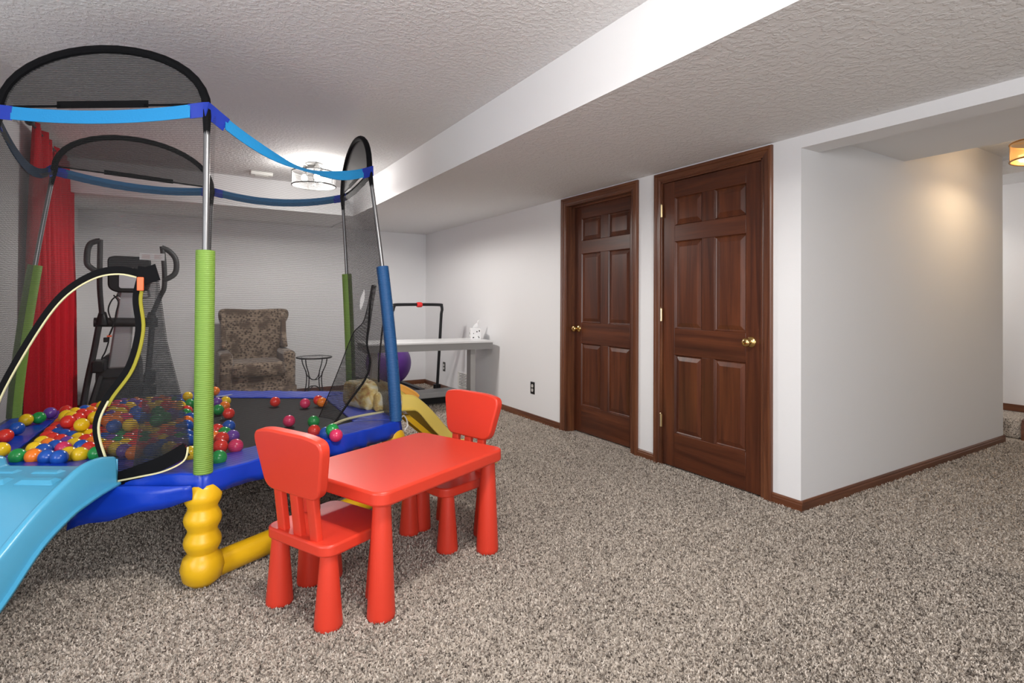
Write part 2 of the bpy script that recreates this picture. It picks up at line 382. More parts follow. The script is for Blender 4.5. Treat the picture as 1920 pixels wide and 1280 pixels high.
# hall to the right
XE = 5.96
m = MB(); m.box((WX + .13, YC, 0), (XE, YC + .12, 2.45)); m.box((WX, YC, ZS), (WX + .13, YC + .12, 2.45)); tag(struct(m.build('wall_hall', 'wall', smooth=False)), 'white side wall of the hall opening lit by the warm lamp', 'wall')
m = MB(); m.box((WX, -.7, HB), (3.155, YC, ZC)); tag(struct(m.build('wall_header', 'wall', smooth=False)), 'white header beam across the hall opening', 'beam')
m = MB(); m.box((3.155, -.7, 2.14), (4.21, YC, 2.45)); tag(struct(m.build('ceiling_hall_drop', 'wall', smooth=False)), 'lowered ceiling strip just inside the hall opening', 'ceiling')
m = MB(); m.box((4.21, -2.2, 2.42), (7.2, 4.2, 2.5)); tag(struct(m.build('ceiling_hall', 'ceiling', smooth=False)), 'hall ceiling over the amber lamp', 'ceiling')
for lo, hi, lb in (((6.66, -2.2, 0), (6.78, 4.2, 2.45), 'white far wall at the stair landing beyond the hall'), ((3.11, -2.2, 0), (6.66, -2.08, 2.45), 'white hall wall opposite the lamp, out of view'),
                   ((XE, 4.08, 0), (6.66, 4.2, 2.45), 'white end wall of the stair landing'), ((XE - .1, YC + .12, 0), (XE, 4.1, 2.45), 'white inner wall beside the stair landing'),
                   ((WX + .13, -2.1, 0), (WX + .25, -.7, 2.45), 'white return wall of the hall, out of view'), ((WX + .13, -2.1, ZS), (4.22, -.7, 2.45), 'low ceiling return of the hall, out of view')):
    m = MB(); m.box(lo, hi); tag(struct(m.build('wall_stair', 'wall', smooth=False)), lb, 'wall')
m = MB(); m.box((6.12, -.6, 2.30), (6.66, 4.1, 2.43)); tag(struct(m.build('ceiling_stair', 'ceiling', smooth=False)), 'textured ceiling above the stair landing', 'ceiling')
st = root('stair_step', (6.3, 1.9, 0), 'carpeted stair landing at the far right edge beyond the hall', 'stair')
m = MB(); m.box((6.2, 1.70, 0), (6.66, 4.0, .17)); m.build('landing', 'carpet', st, bevel=.03, seg=4)
m = MB(); m.prism([(6.17, 0), (6.66, 0), (6.66, .235), (6.60, .235), (6.30, .20), (6.19, .17), (6.17, .12)], 1.66, 1.70); m.build('stringer', 'trim_wood_along_x', st)
m = MB(); m.box((6.645, 1.70, .17), (6.66, 4.0, .235)); m.build('skirting', 'trim_wood_along_y', st, bevel=.004)

# baseboards
def base_prof(mb, p, q, nrm, h=.06):
    p = V(p); q = V(q); n = V(nrm); prof = [(0, 0), (.014, 0), (.014, h * .62), (.011, h * .72), (.011, h * .86), (.006, h), (0, h)]
    mb.grid([[e + n * a + V((0, 0, b)) for a, b in prof] for e in (p, q)], closed=True)
    k = len(mb.v); g = len(prof); mb.f += [tuple(range(k - 2 * g, k - g)), tuple(range(k - 1, k - g - 1, -1))]
def baseboard(name, segs, mat, label):
    m = MB()
    for p, q, n in segs: base_prof(m, p, q, n)
    tag(struct(m.build(name, mat, ang=20)), label, 'baseboard')
baseboard('baseboard_right', [((WX, F1, 0), (WX, YB, 0), (-1, 0, 0))], 'trim_wood_along_y', 'brown wooden baseboard left of the far door')
baseboard('baseboard_right', [((WX, N1, 0), (WX, F0, 0), (-1, 0, 0))], 'trim_wood_along_y', 'short brown baseboard between the two doors')
baseboard('baseboard_right', [((WX, YC - .014, 0), (WX, N0, 0), (-1, 0, 0))], 'trim_wood_along_y', 'short brown baseboard between near door and corner')
baseboard('baseboard_hall', [((WX, YC, 0), (XE + .014, YC, 0), (0, -1, 0))], 'trim_wood_along_x', 'brown wooden baseboard along the hall wall')
baseboard('baseboard_back', [((WL, YB, 0), (WX, YB, 0), (0, -1, 0))], 'trim_wood_along_x', 'brown wooden baseboard of the back wall')
baseboard('baseboard_left', [((WL, YJOG, 0), (WL, YB, 0), (1, 0, 0))], 'trim_wood_along_y', 'brown wooden baseboard under the red curtains')

# carpet pile: tens of thousands of yarn ends, joined
def pile():
    def field(n, x0, x1, y0, y1, sz):
        p = np.stack([rng.uniform(x0, x1, n), rng.uniform(y0, y1, n)], 1)
        ok = ~((p[:, 0] > WX - .006) & (p[:, 1] > YC - .006)) & (p[:, 0] < 6.1)
        # only what lies in front of the camera
        d = p @ np.array([fw.x, fw.y]); l = p @ np.array([rt.x, rt.y])
        ok &= (d > 1.35) & (np.abs(l) < d * 1.12 + .35)
        return p[ok], sz
    P = []; S = []
    for n, x0, x1, y0, y1, sz in ((330000, -1.0, 3.1, .2, 3.6, 1.0), (90000, -.9, 3.0, 3.6, 7.2, 1.25), (60000, 2.9, 6.1, .0, 1.76, 1.15), (60000, 1.0, 3.1, -.6, 1.2, 1.0)):
        p, s = field(n, x0, x1, y0, y1, sz); P.append(p); S.append(np.full(len(p), s))
    P = np.concatenate(P); S = np.concatenate(S); n = len(P)
    a = rng.uniform(0, 2 * np.pi, n); lean = rng.uniform(.1, 1.0, n) * .011 * S; la = rng.uniform(0, 2 * np.pi, n)
    h = rng.uniform(.006, .012, n); wd = rng.uniform(.0016, .0030, n) * S
    ex = np.stack([np.cos(a), np.sin(a), np.zeros(n)], 1); le = np.stack([np.cos(la), np.sin(la), np.zeros(n)], 1)
    b = np.concatenate([P, np.full((n, 1), -.002)], 1)
    q = np.empty((n, 5, 3))
    q[:, 0] = b - ex * wd[:, None]; q[:, 1] = b + ex * wd[:, None]
    mid = b + le * (lean * .35)[:, None]; mid[:, 2] += h * .75 + .002
    q[:, 2] = mid + ex * wd[:, None]; q[:, 3] = mid - ex * wd[:, None]
    q[:, 4] = b + le * lean[:, None]; q[:, 4, 2] = h + .001
    me = bpy.data.meshes.new('carpet_pile'); me.vertices.add(5 * n); me.vertices.foreach_set('co', q.reshape(-1).astype(np.float32))
    i = np.arange(n) * 5
    loops = np.stack([i, i + 1, i + 2, i + 3, i + 3, i + 2, i + 4], 1).reshape(-1)
    me.loops.add(7 * n); me.loops.foreach_set('vertex_index', loops.astype(np.int32))
    me.polygons.add(2 * n); st_ = np.stack([np.arange(n) * 7, np.arange(n) * 7 + 4], 1).reshape(-1)
    me.polygons.foreach_set('loop_start', st_.astype(np.int32))
    me.update(calc_edges=True); me.validate()
    me.materials.append(MAT['carpet_pile'])
    o = bpy.data.objects.new('carpet_pile', me); COL.objects.link(o); o.parent = floor; o['kind'] = 'stuff'
pile()

# ------------------------------------------------------------------ doors
def door(name, y0, y1, rec, hinge_hi, label):
    """y0..y1 outer casing; rec = how far the slab sits back; hinge_hi = hinges on the far side"""
    r = root(name, (WX, (y0 + y1) / 2, 0), label, 'door', kind='structure')
    a, b = y0 + CWD, y1 - CWD; zt = HD - CWD
    xo = WX - .018
    # casing: three stepped boards
    def board(p, q, inner, mat):
        m = MB(); lo = [min(p[0], q[0]), min(p[1], q[1])]; hi = [max(p[0], q[0]), max(p[1], q[1])]
        m.box((xo, lo[0], lo[1]), (WX + .002, hi[0], hi[1])); return m
    for (ya, yb, inn) in ((y0, a, 1), (b, y1, -1)):
        m = MB(); o_, i_ = (ya, yb) if inn == 1 else (yb, ya)
        prof = [(WX + .002, o_), (xo, o_), (xo - .004, o_ + inn * .008), (xo - .004, o_ + inn * .020), (xo + .003, o_ + inn * .024), (xo + .001, o_ + inn * .048), (xo + .006, o_ + inn * .054), (xo + .008, i_), (WX + .002, i_)]
        rows = [[V((x, y, z)) for x, y in prof] for z in (0, HD)]
        # mitred top
        rows[1] = [V((x, y, HD - abs(y - o_))) for x, y in prof]
        m.grid(rows, closed=True); m.build('casing', 'trim_wood_upright', r, ang=15)
    m = MB(); prof = [(WX + .002, 0), (xo, 0), (xo - .004, .008), (xo - .004, .020), (xo + .003, .024), (xo + .001, .048), (xo + .006, .054), (xo + .008, CWD), (WX + .002, CWD)]
    m.grid([[V((x, y0 + d, HD - d)) for x, d in prof], [V((x, y1 - d, HD - d)) for x, d in prof]], closed=True)
    m.build('casing', 'trim_wood_along_y', r, ang=15)
    # jamb
    xb = WX + rec + .045
    for ya, yb in ((a, a + .012), (b - .012, b)):
        m = MB(); m.box((xo + .008, ya, 0), (xb + .02, yb, zt)); m.build('jamb', 'trim_wood_upright', r, bevel=.002)
    m = MB(); m.box((xo + .008, a, zt - .012), (xb + .02, b, zt)); m.build('jamb', 'trim_wood_along_y', r, bevel=.002)
    if rec > .05:                                            # door stop in the deep jamb
        for ya, yb in ((a + .012, a + .022), (b - .022, b - .012)):
            m = MB(); m.box((WX + rec - .03, ya, 0), (WX + rec - .002, yb, zt - .012)); m.build('door_stop', 'trim_wood_upright', r)
        m = MB(); m.box((WX + rec - .03, a + .012, zt - .024), (WX + rec - .002, b - .012, zt - .012)); m.build('door_stop', 'trim_wood_along_y', r)
    # slab of stiles, rails and raised panels
    A, B = a + .015, b - .015; Z0, Z1 = .012, zt - .015; x0 = WX + rec - .004; x1 = x0 + .036
    sw = .105; mw = .10; mid = (A + B) / 2
    zr = [(Z0, Z0 + .235), (.80, .985), (1.60, 1.715), (Z1 - .115, Z1)]
    for ya, yb in ((A, A + sw), (B - sw, B)):
        m = MB(); m.box((x0, ya, Z0), (x1, yb, Z1)); m.build('stile', 'door_wood_upright', r, bevel=.002)
    for za, zb in zr:
        m = MB(); m.box((x0 + .0005, A + sw, za), (x1, B - sw, zb)); m.build('rail', 'door_wood_across', r, bevel=.002)
    for (za, zb) in ((zr[0][1], zr[1][0]), (zr[1][1], zr[2][0]), (zr[2][1], zr[3][0])):
        m = MB(); m.box((x0 + .0005, mid - mw / 2, za), (x1, mid + mw / 2, zb)); m.build('mullion', 'door_wood_upright', r, bevel=.002)
        for ya, yb in ((A + sw, mid - mw / 2), (mid + mw / 2, B - sw)):
            m = MB()
            L = [(0, .000), (.006, .010), (.012, .013), (.040, .004), (.046, .004)]     # inset, depth
            rows = []
            for ins, dp in L:
                rows.append([V((x0 + dp, y, z)) for y, z in ((ya + ins, za + ins), (yb - ins, za + ins), (yb - ins, zb - ins), (ya + ins, zb - ins))])
            m.grid(rows, closed=True); n = len(m.v); m.f.append((n - 4, n - 3, n - 2, n - 1))
            m.build('panel', 'door_wood_upright', r, ang=12)
    # knob
    ky = A + .065 if hinge_hi else B - .065
    k = MB(); MX = Matrix.Translation(V((x0, ky, .93))) @ Matrix.Rotation(math.radians(-90), 4, 'Y')
    k.lathe([(.0, .0), (.033, .0), (.033, .004), (.029, .009), (.018, .012), (.012, .016), (.011, .030), (.014, .034), (.024, .040), (.028, .050), (.027, .060), (.020, .067), (.010, .070), (.0, .0705)], 28, MX, cap=False)
    tag(k.build('knob', 'brass', r, ang=50), 'polished brass door knob')
    if rec < .05:
        hy = B + .006 if hinge_hi else A - .006
        for hz in (1.83, 1.08, .32):
            h = MB(); h.lathe([(.006, hz - .045), (.006, hz + .045)], 10, Matrix.Translation(V((xo + .001, hy, 0)))); h.lathe([(.003, hz + .045), (.0055, hz + .049), (.003, hz + .054)], 10, Matrix.Translation(V((xo + .001, hy, 0))))
            h.box((xo + .002, hy - .012, hz - .045), (xo + .004, hy + .004, hz + .045)); tag(h.build('hinge', 'hinge_brass', r), 'brass hinge')
    else:
        pass
door('door_1', N0, N1, .004, True, 'near dark wooden six-panel door with visible brass hinges')
door('door_2', F0, F1, .085, False, 'far dark wooden six-panel door set back in its frame')

# ------------------------------------------------------------------ trampoline
TC = V((.125, 3.70, 0)); TR = 1.14; ZF = .45
BP = {}
for i, a in zip((2, 3, 4, 5, 6, 1), (-92, -32, 28, 88, 148, 208)):
    BP[i] = TC + V((math.cos(math.radians(a)), math.sin(math.radians(a)), 0)) * TR
TP = {1: V((-.67, 3.13, 0)), 2: V((.088, 2.62, 0)), 3: V((.985, 3.30, 0)), 4: V((1.064, 4.27, 0)), 5: V((.19, 4.55, 0)), 6: V((-.675, 4.34, 0))}
ZT = 1.97
def pole(i, z):
    s = max(0, (z - ZF) / (ZT - ZF)); return BP[i].lerp(TP[i], s ** 1.35) + V((0, 0, z))
T = root('trampoline', (TC.x, TC.y, 0), 'hexagonal toddler trampoline with black safety net and blue pad', 'trampoline')
# frame ring, legs and floor tubes
hexa = [BP[i] + V((0, 0, ZF - .03)) for i in (1, 2, 3, 4, 5, 6)]
m = MB()
for i in range(6): m.tube([hexa[i], hexa[(i + 1) % 6]], .018, 10)
m.build('frame_ring', 'galvanised', T)
for i in range(1, 7):
    prof = [(.0, .0), (.045, .004), (.072, .03), (.082, .075), (.072, .115), (.054, .134)]
    z = .134
    for k in range(3):
        z0 = .134 + k * .092
        prof += [(.056, z0 + .006), (.068, z0 + .030), (.071, z0 + .046), (.068, z0 + .062), (.056, z0 + .086)]
    prof += [(.05, .415), (.0, .415)]
    m = MB(); m.lathe(prof, 28, Matrix.Translation(BP[i] * .985 + TC * .015), cap=False); m.build('leg', 'yellow_plastic', T, ang=80)
for i, j in ((2, 3), (4, 5), (6, 1)):
    a = BP[i] * .985 + TC * .015; b = BP[j] * .985 + TC * .015; d = (b - a).normalized()
    p = [a + d * .05, a + d * .40, a + d * .42, b - d * .42, b - d * .40, b - d * .05]
    m = MB(); m.tube([q + V((0, 0, .058)) for q in p], [.052, .052, .046, .046, .052, .052], 20); m.build('floor_tube', 'yellow_plastic', T)
# jumping mat and pad
m = MB(); m.slab([tuple((TC + (BP[i] - TC) * .87)[:2]) for i in (1, 2, 3, 4, 5, 6)], ZF - .012, ZF - .002); m.build('jump_mat', 'mat_black', T)
def pad(i, j, droop):
    a, b = BP[i], BP[j]; n = 36; rows = []
    for k in range(n + 1):
        t = k / n; e = a.lerp(b, t); ed = math.sin(math.pi * t) ** .5
        wob = (.006 * math.sin(t * 19 + i) + .004 * math.sin(t * 47 + 2 * i) + .003 * math.sin(t * 83 + i)) * ed
        dr = droop(t); at_ = lambda f, z: TC + (e - TC) * f + V((0, 0, ZF + z))
        rows.append([at_(.78, .000), at_(.785, .006 + wob * .3), at_(.84, .010 - wob * .5), at_(.90, .012 + wob * .6), at_(.96, .013 + wob * .4), at_(1.020, .013 + wob * .4), at_(1.026, .009 + wob * .4),
                     at_(1.029 + wob * .6, -.012), at_(1.033 + wob * 1.6, -.012 - dr * .5), at_(1.030 + wob * 2.6, -.012 - dr)])
    m = MB(); m.grid(rows); return m.build('pad', 'blue_vinyl', T, ang=28, solid=.003)
for i, j in ((2, 3), (3, 4), (4, 5), (5, 6), (6, 1)):
    pad(i, j, lambda t: .052 + .022 * math.sin(t * math.pi) + .012 * math.sin(t * 17) * math.sin(t * math.pi))
pad(1, 2, lambda t: .052 + .03 * math.sin(math.pi * t) + .01 * math.sin(t * 15) * math.sin(t * math.pi))
# loose corner of the pad hanging beside the blue slide
s12 = (BP[2] - BP[1]).normalized(); n12 = V((math.cos(math.radians(238)), math.sin(math.radians(238)), 0))
def p12(u, z, off=0): return BP[1] + s12 * u + n12 * (off - .07 * max(0, (z - ZF) / (ZT - ZF))) + V((0, 0, z))
rows = []
for k in range(13):
    t = k / 12; u = .66 + t * .47
    zt = .43 - .01 * (1 - t); zb = .262 + .105 * t ** .9 + .006 * math.sin(t * 14)
    rows.append([p12(u, zt + (zb - zt) * q, .062 + .035 * q * (1 - t) + .006 * math.sin(t * 9 + q * 3)) for q in (0, .33, .66, 1)])
m = MB(); m.grid(rows); m.build('pad_flap', 'blue_vinyl', T, ang=180, solid=.004)
# poles, foam sleeves and arches
APX = {(1, 2): 2.235, (3, 4): 2.27, (5, 6): 2.25}
for (i, j), za in APX.items():
    a = TP[i] + V((0, 0, ZT)); b = TP[j] + V((0, 0, ZT))
    L = [pole(i, ZF - .05 + (ZT - ZF + .05) * k / 14) for k in range(15)]
    R_ = [pole(j, ZF - .05 + (ZT - ZF + .05) * k / 14) for k in range(15)]
    arc = []
    for k in range(1, 20):
        th = math.pi * k / 20; c = -math.cos(th); q = c
        arc.append(a.lerp(b, .5 + .5 * q) + V((0, 0, (za - ZT) * math.sin(th) ** .92)))
    for P_ in (L, R_):
        m = MB(); m.tube(P_, .0125, 12); m.build('pole', 'galvanised', T)
    m = MB(); m.tube([a] + arc + [b], .0135, 10); m.build('arch', 'galvanised', T)
    m = MB(); m.tube([L[-2], a] + arc + [b, R_[-2]], [.012] + [.0175] * (len(arc) + 2) + [.012], 10); m.build('arch_sleeve', 'black_webbing', T)
    # crescent net inside the arch
    m = MB(); base_ = [a.lerp(b, k / 20) + V((0, 0, .02)) for k in range(21)]; m.grid([base_, [a] + arc + [b]]); m.build('arch_net', 'net_black' if i == 3 else 'net_dense', T, smooth=False)
    m = MB(); ribbon(m, [a.lerp(b, t) + V((0, 0, .024)) for t in (.02, .30)], .010, (b - a).cross(V((0, 0, 1)))); ribbon(m, [a.lerp(b, t) + V((0, 0, .030)) for t in (.28, .72)], .030, (b - a).cross(V((0, 0, 1)))); ribbon(m, [a.lerp(b, t) + V((0, 0, .024)) for t in (.70, .98)], .010, (b - a).cross(V((0, 0, 1))))
    m.build('net_hem', 'black_webbing', T)
for i in range(1, 7):
    fm = 'blue_foam' if i == 3 else 'green_foam'; c = 'blue' if i == 3 else 'green'
    m = MB(); m.tube([pole(i, .462 + (1.375 - .462) * k / 12) for k in range(13)], .036, 20); tag(m.build('foam_sleeve', fm, T), c + ' foam sleeve')
# straps round the top
SAG = {(1, 2): .03, (2, 3): .125, (3, 4): .02, (4, 5): .06, (5, 6): .045, (6, 1): .11}
def top(i, j, t): return (TP[i].lerp(TP[j], t) + V((0, 0, ZT - SAG[(i, j)] * 4 * t * (1 - t))))
for (i, j) in SAG:
    n = ((TP[i] + TP[j]) / 2 - TC).normalized(); n.z = 0
    m = MB(); pts = [top(i, j, .07 + .86 * k / 24) + n * .016 for k in range(25)]; rows = []
    for k, p in enumerate(pts):
        q = k / 24; th_ = math.radians(62) * math.exp(-((q - .52) / .24) ** 2) if (i, j) == (2, 3) else 0
        wv = V((0, 0, 1)) * math.cos(th_) - n * math.sin(th_); nv = n * math.cos(th_) + V((0, 0, 1)) * math.sin(th_)
        rows.append([p - wv * .0275 - nv * .002, p + wv * .0275 - nv * .002, p + wv * .0275 + nv * .002, p - wv * .0275 + nv * .002])
    m.grid(rows, closed=True)
    m.build('top_strap', {(1, 2): 'strap_sky', (2, 3): 'strap_sky', (3, 4): 'black_webbing', (6, 1): 'strap_dark'}.get((i, j), 'strap_navy'), T, ang=30)
for i in range(1, 7):
    h = {2: 1, 1: 6, 3: 2, 4: 3, 5: 4, 6: 5}[i]; g = {1: 2, 2: 3, 3: 4, 4: 5, 5: 6, 6: 1}[i]
    c = (TP[i] - TC).normalized()
    pts = [top(h, i, .915), top(h, i, .96), top(h, i, .985), top(h, i, 1.0) + c * .004, top(i, g, .015), top(i, g, .04), top(i, g, .085)]
    m = MB(); ribbon(m, [p + c * .017 for p in pts], .060, c, th=.004); m.build('strap_end', 'strap_royal', T, ang=30)
# safety net panels
def netpanel(i, j, mat='net', hole=None, n=14, nv=16):
    rows = []
    for v in range(nv + 1):
        q = v / nv; row = []
        for k in range(n + 1):
            t = k / n; zt = ZT - SAG[(i, j)] * 4 * t * (1 - t); z = .465 + (zt - .465) * q
            p = pole(i, z).lerp(pole(j, z), t); p.z = z; c = (p - TC); c.z = 0
            row.append(p + c.normalized() * (-.012 * math.sin(math.pi * t) * math.sin(math.pi * q)))
        rows.append(row)
    m = MB(); m.grid(rows)
    if hole: m.f = [f for k, f in enumerate(m.f) if not hole((k % n + .5) / n, sum(m.v[x].z for x in f) / 4)]
    return m.build('net_panel', mat, T, ang=180)
for i, j in ((2, 3), (4, 5), (5, 6)): netpanel(i, j)
netpanel(6, 1, 'net_side'); 
def tear(t, z):
    s_ = (z - 1.10) / .15
    return 0 < s_ < 1 and abs(t - (.60 - .16 * s_)) < .055 * math.sin(math.pi * s_)
netpanel(3, 4, 'net_side', tear, 80, 120)
arcp = [(.25, .465), (.268, .62), (.295, .764), (.425, 1.017), (.534, 1.172), (.655, 1.256), (.765, 1.278), (.869, 1.257)]
zipp = [(.869, 1.257), (.855, 1.173), (.872, 1.042), (.836, .888), (.749, .756), (.713, .646), (.752, .515), (.803, .435)]
sp2 = lambda P: [(q.x, q.y) for q in spline([(a, b, 0) for a, b in P], 6)]
arcs, zips = sp2(arcp), sp2(zipp)
outer = [(0, .465), (.24, .465)] + arcs + zips[1:] + [(1.14, .435), (1.14, 1.95), (.95, 1.945), (.57, 1.94), (.2, 1.945), (.16, 1.95)]
flatnet([outer], lambda u, z: p12(u, z)).build('net_panel', 'net', T, smooth=False)
flap = [(.930, 1.270), (.978, .999), (1.058, .736), (1.088, .584), (1.082, .545), (1.0, .515), (.90, .47), (.81, .43)] + zips[::-1][1:]
flatnet([flap], lambda u, z: p12(u, z, .012)).build('net_flap', 'net_flap', T, smooth=False)
flap2 = [(.930, 1.262), (.978, .999), (1.058, .736), (1.088, .584), (1.0, .512), (.86, .45), (.885, .70), (.915, 1.0)]
flatnet([flap2], lambda u, z: p12(u, z, .022)).build('net_flap', 'net_flap', T, smooth=False)
m = MB(); ribbon(m, [p12(u, z, .008) for u, z in arcs], .030, n12, .016)
ribbon(m, [p12(u, z, .026) for u, z in [(.85, 1.275), (.89, 1.27), (.935, 1.285)]], .070, n12, 0); m.build('zipper_tape', 'black_webbing', T)
m = MB(); ribbon(m, [p12(u, z, .020) for u, z in zips], .024, n12, -.012)
ribbon(m, [p12(u, z, .03) for u, z in sp2([(.80, .44), (.90, .475), (1.0, .515), (1.085, .565)])], .055, n12, 0); m.build('zipper_tape', 'black_webbing', T)
m = MB(); ribbon(m, [p12(u, z, .013) for u, z in arcs], .0062, n12, -.002, .005); ribbon(m, [p12(u, z, .024) for u, z in zips[24:]], .0075, n12, .004, .005)
ribbon(m, [p12(u, z, .036) for u, z in sp2([(.80, .435), (.90, .455), (1.0, .478), (1.08, .52), (1.095, .575)])], .006, n12, 0, .005); m.build('zipper_teeth', 'cream_zip', T)
m = MB(); ribbon(m, [p12(u, z, .016) for u, z in zips[4:26]], .014, n12, .006, .005); m.build('zipper_teeth', 'yellow_zip', T)
m = MB(); c = p12(.868, 1.235, .03); m.box(c - V((.012, .008, .028)), c + V((.012, .008, .028))); tag(m.build('zipper_pull', 'orange_tag', T, bevel=.003), 'orange-red zipper pull')
# warning label sewn high on the back net
a = aty(262, 474, 4.52); b = aty(305, 490, 4.52)
m = MB(); n56 = V((-.47, .88, 0)); q0 = pole(6, 1.35).lerp(pole(5, 1.35), .62)
d56 = (BP[5] - BP[6]).normalized(); L0 = a; m.box((0, -.002, -.048), (.145, .002, .0), Matrix.Translation(a - V((0, .02, 0))) @ Matrix.Rotation(math.atan2(d56.y, d56.x) * .0, 4, 'Z')); lab = m.build('warning_label', 'label_white', T)
m = MB()
for k in range(5): m.box((.012 + .003 * (k % 2), -.0035, -.014 - k * .006), (.06, -.0022, -.0115 - k * .006), Matrix.Translation(a - V((0, .02, 0)))); m.box((.085, -.0035, -.014 - k * .006), (.13 - .008 * (k % 3), -.0022, -.0115 - k * .006), Matrix.Translation(a - V((0, .02, 0))))
m.build('label_print', 'label_print', lab, smooth=False)['kind'] = 'stuff'
# open flap of the net on the yellow slide's side
def fl(px, py, Z): return atd(px, py, Z)
edge = [(697, 536, 3.62), (688, 580, 3.64), (680, 605, 3.62), (662, 625, 3.60), (640, 680, 3.52), (618, 735, 3.45), (598, 782, 3.36)]
edge2 = [(699, 534, 3.60), (694, 570, 3.56), (691, 610, 3.52), (688, 645, 3.50), (694, 680, 3.46), (684, 712, 3.42), (655, 752, 3.34), (628, 792, 3.20)]
A_ = spline([fl(*e) for e in edge], 5); B_ = spline([fl(*e) for e in edge2], 5)
A_ = [A_[round(k * (len(A_) - 1) / 24)] for k in range(25)]; B_ = [B_[round(k * (len(B_) - 1) / 24)] for k in range(25)]
m = MB(); m.grid([[a.lerp(b, t) + V((.03 * math.sin(t * 3.1), 0, 0)) for t in (0, .25, .5, .75, 1)] for a, b in zip(A_, B_)]); m.build('net_flap', 'net_flap', T, ang=180)
m = MB(); m.tube(B_, .007, 8); m.build('zipper_tape', 'black_webbing', T)
m = MB(); m.tube(A_, .003, 6); m.build('net_hem', 'black_webbing', T)
m = MB(); m.tube(spline([atz(x, y, .468) for x, y in ((620, 798), (640, 789), (660, 783), (690, 777), (715, 773), (742, 768))], 5), .008, 6); m.build('zipper_teeth', 'cream_zip', T)
m = MB(); m.tube(spline([atx(x, y, 1.09) for x, y in ((726, 520), (724, 570), (716, 625), (711, 680), (710, 716))], 5), .006, 6); m.build('zipper_tape', 'black_webbing', T)
m = MB(); m.tube(spline([atz(x, y, .42) for x, y in ((751, 784), (757, 779), (762, 786), (764, 798), (760, 804))], 5), .005, 6); tag(m.build('pad_tie', 'label_white', T), 'white tie loop at the pad corner')
# white printed stripe on the pad
c = atz(420, 742, .463); m = MB(); m.box((-.06, -.008, 0), (.06, .008, .002), Matrix.Translation(c) @ Matrix.Rotation(.5, 4, 'Z')); m.build('pad_label', 'label_white', T)

# ------------------------------------------------------------------ slides
def slide(name, e, o, s, prof, hw, mat, label, rw=.035, lip=.014, grips=True, farmat=None):
    """prof rows: a (distance out), crest z, floor z, bottom z; o out direction, s sideways"""
    r = root(name, (e + o * .5)[:2] + (0,) if False else tuple((e + o * .55).to_2d()) + (0,), label, 'slide')
    P = spline([V((a, c, f)) for a, c, f, b in prof], 5); Q = spline([V((a, b, 0)) for a, c, f, b in prof], 5)
    def pt(a, b, z): return V((e.x, e.y, 0)) + o * a + s * b + V((0, 0, z))
    rows = []
    for p, q in zip(P, Q):
        a, c, f, b = p.x, p.y, p.z, q.y
        sec = []
        for sg in (1, -1):
            w_ = [(hw + lip, b), (hw + lip, b + .008), (hw, b + .010), (hw - .004, c - .015), (hw - .010, c - .003), (hw - rw * .5, c), (hw - rw * .85, c - .005), (hw - rw, c - .014), (hw - rw - .006, f + .008), (hw - rw - .018, f)]
            if sg == -1: w_ = w_[::-1]
            sec += [(sg * x, z) for x, z in w_]
        rows.append([pt(a, x, z) for x, z in sec])
    m = MB(); m.grid(rows); m.build('chute', mat, r, ang=45, solid=.005)
    # closing cheek at the head end
    for sg in (1, -1):
        m = MB(); a0 = prof[0][0]
        m.add([pt(a0, sg * hw, prof[0][3]), pt(a0, sg * (hw - rw), prof[0][3]), pt(a0, sg * (hw - rw), prof[0][1] - .008), pt(a0, sg * hw, prof[0][1] - .008)], [(0, 1, 2, 3)]); m.build('head_cheek', mat, r, solid=.005)
    return r, pt
e12 = (BP[1] + BP[2]) / 2; o12 = n12; q12 = s12
bp = [(.04, .535, .495, .425), (.12, .553, .495, .418), (.20, .548, .493, .405), (.28, .515, .475, .385), (.40, .452, .415, .325), (.54, .355, .318, .205), (.70, .245, .21, .10), (.85, .16, .125, .03), (1.0, .10, .065, .004), (1.15, .075, .04, .002), (1.28, .065, .032, .002)]
bs, bpt = slide('toddler_slide', e12, o12, q12, bp, .245, 'sky_plastic', 'sky blue plastic toddler slide at the left edge')
for (a, b, l) in ((.12, .03, .13), (.12, -.14, .13), (.215, .08, .15), (.215, -.10, .15)):
    m = MB(); m.hexa([bpt(a - .03, b - l / 2, .492), bpt(a + .03, b - l / 2, .488), bpt(a + .03, b + l / 2, .488), bpt(a - .03, b + l / 2, .492)],
                     [bpt(a - .012, b - l / 2 + .02, .506), bpt(a + .014, b - l / 2 + .02, .503), bpt(a + .014, b + l / 2 - .02, .503), bpt(a - .012, b + l / 2 - .02, .506)]); m.build('grip_bar', 'sky_plastic', bs, bevel=.004)
e34 = (BP[3] + BP[4]) / 2; o34 = V((math.cos(math.radians(-2)), math.sin(math.radians(-2)), 0)); q34 = V((-o34.y, o34.x, 0))
yp = [(.05, .548, .50, .448), (.12, .546, .50, .446), (.20, .543, .498, .442), (.26, .520, .475, .425), (.36, .430, .385, .305), (.50, .268, .22, .160), (.62, .155, .11, .05), (.72, .10, .055, .006), (.80, .085, .04, .002), (.86, .08, .035, .002)]
ys, ypt = slide('toddler_slide', e34, o34, q34, yp, .22, 'pale_yellow_plastic', 'yellow plastic toddler slide behind the red table')
m = MB(); arcp_ = [ypt(.10 + .32 * k / 14, .215, .50 + .045 * math.sin(math.pi * (k / 14) ** .8) ** .6 - .11 * max(0, k / 14 - .55)) for k in range(15)]
m.grid([[p + V((0, 0, -.07)) for p in arcp_], arcp_]); m.build('far_rail', 'orange_yellow_plastic', ys, ang=180, solid=.02)
m = MB(); m.tube(arcp_, .012, 8); m.build('rail_rim', 'orange_yellow_plastic', ys)
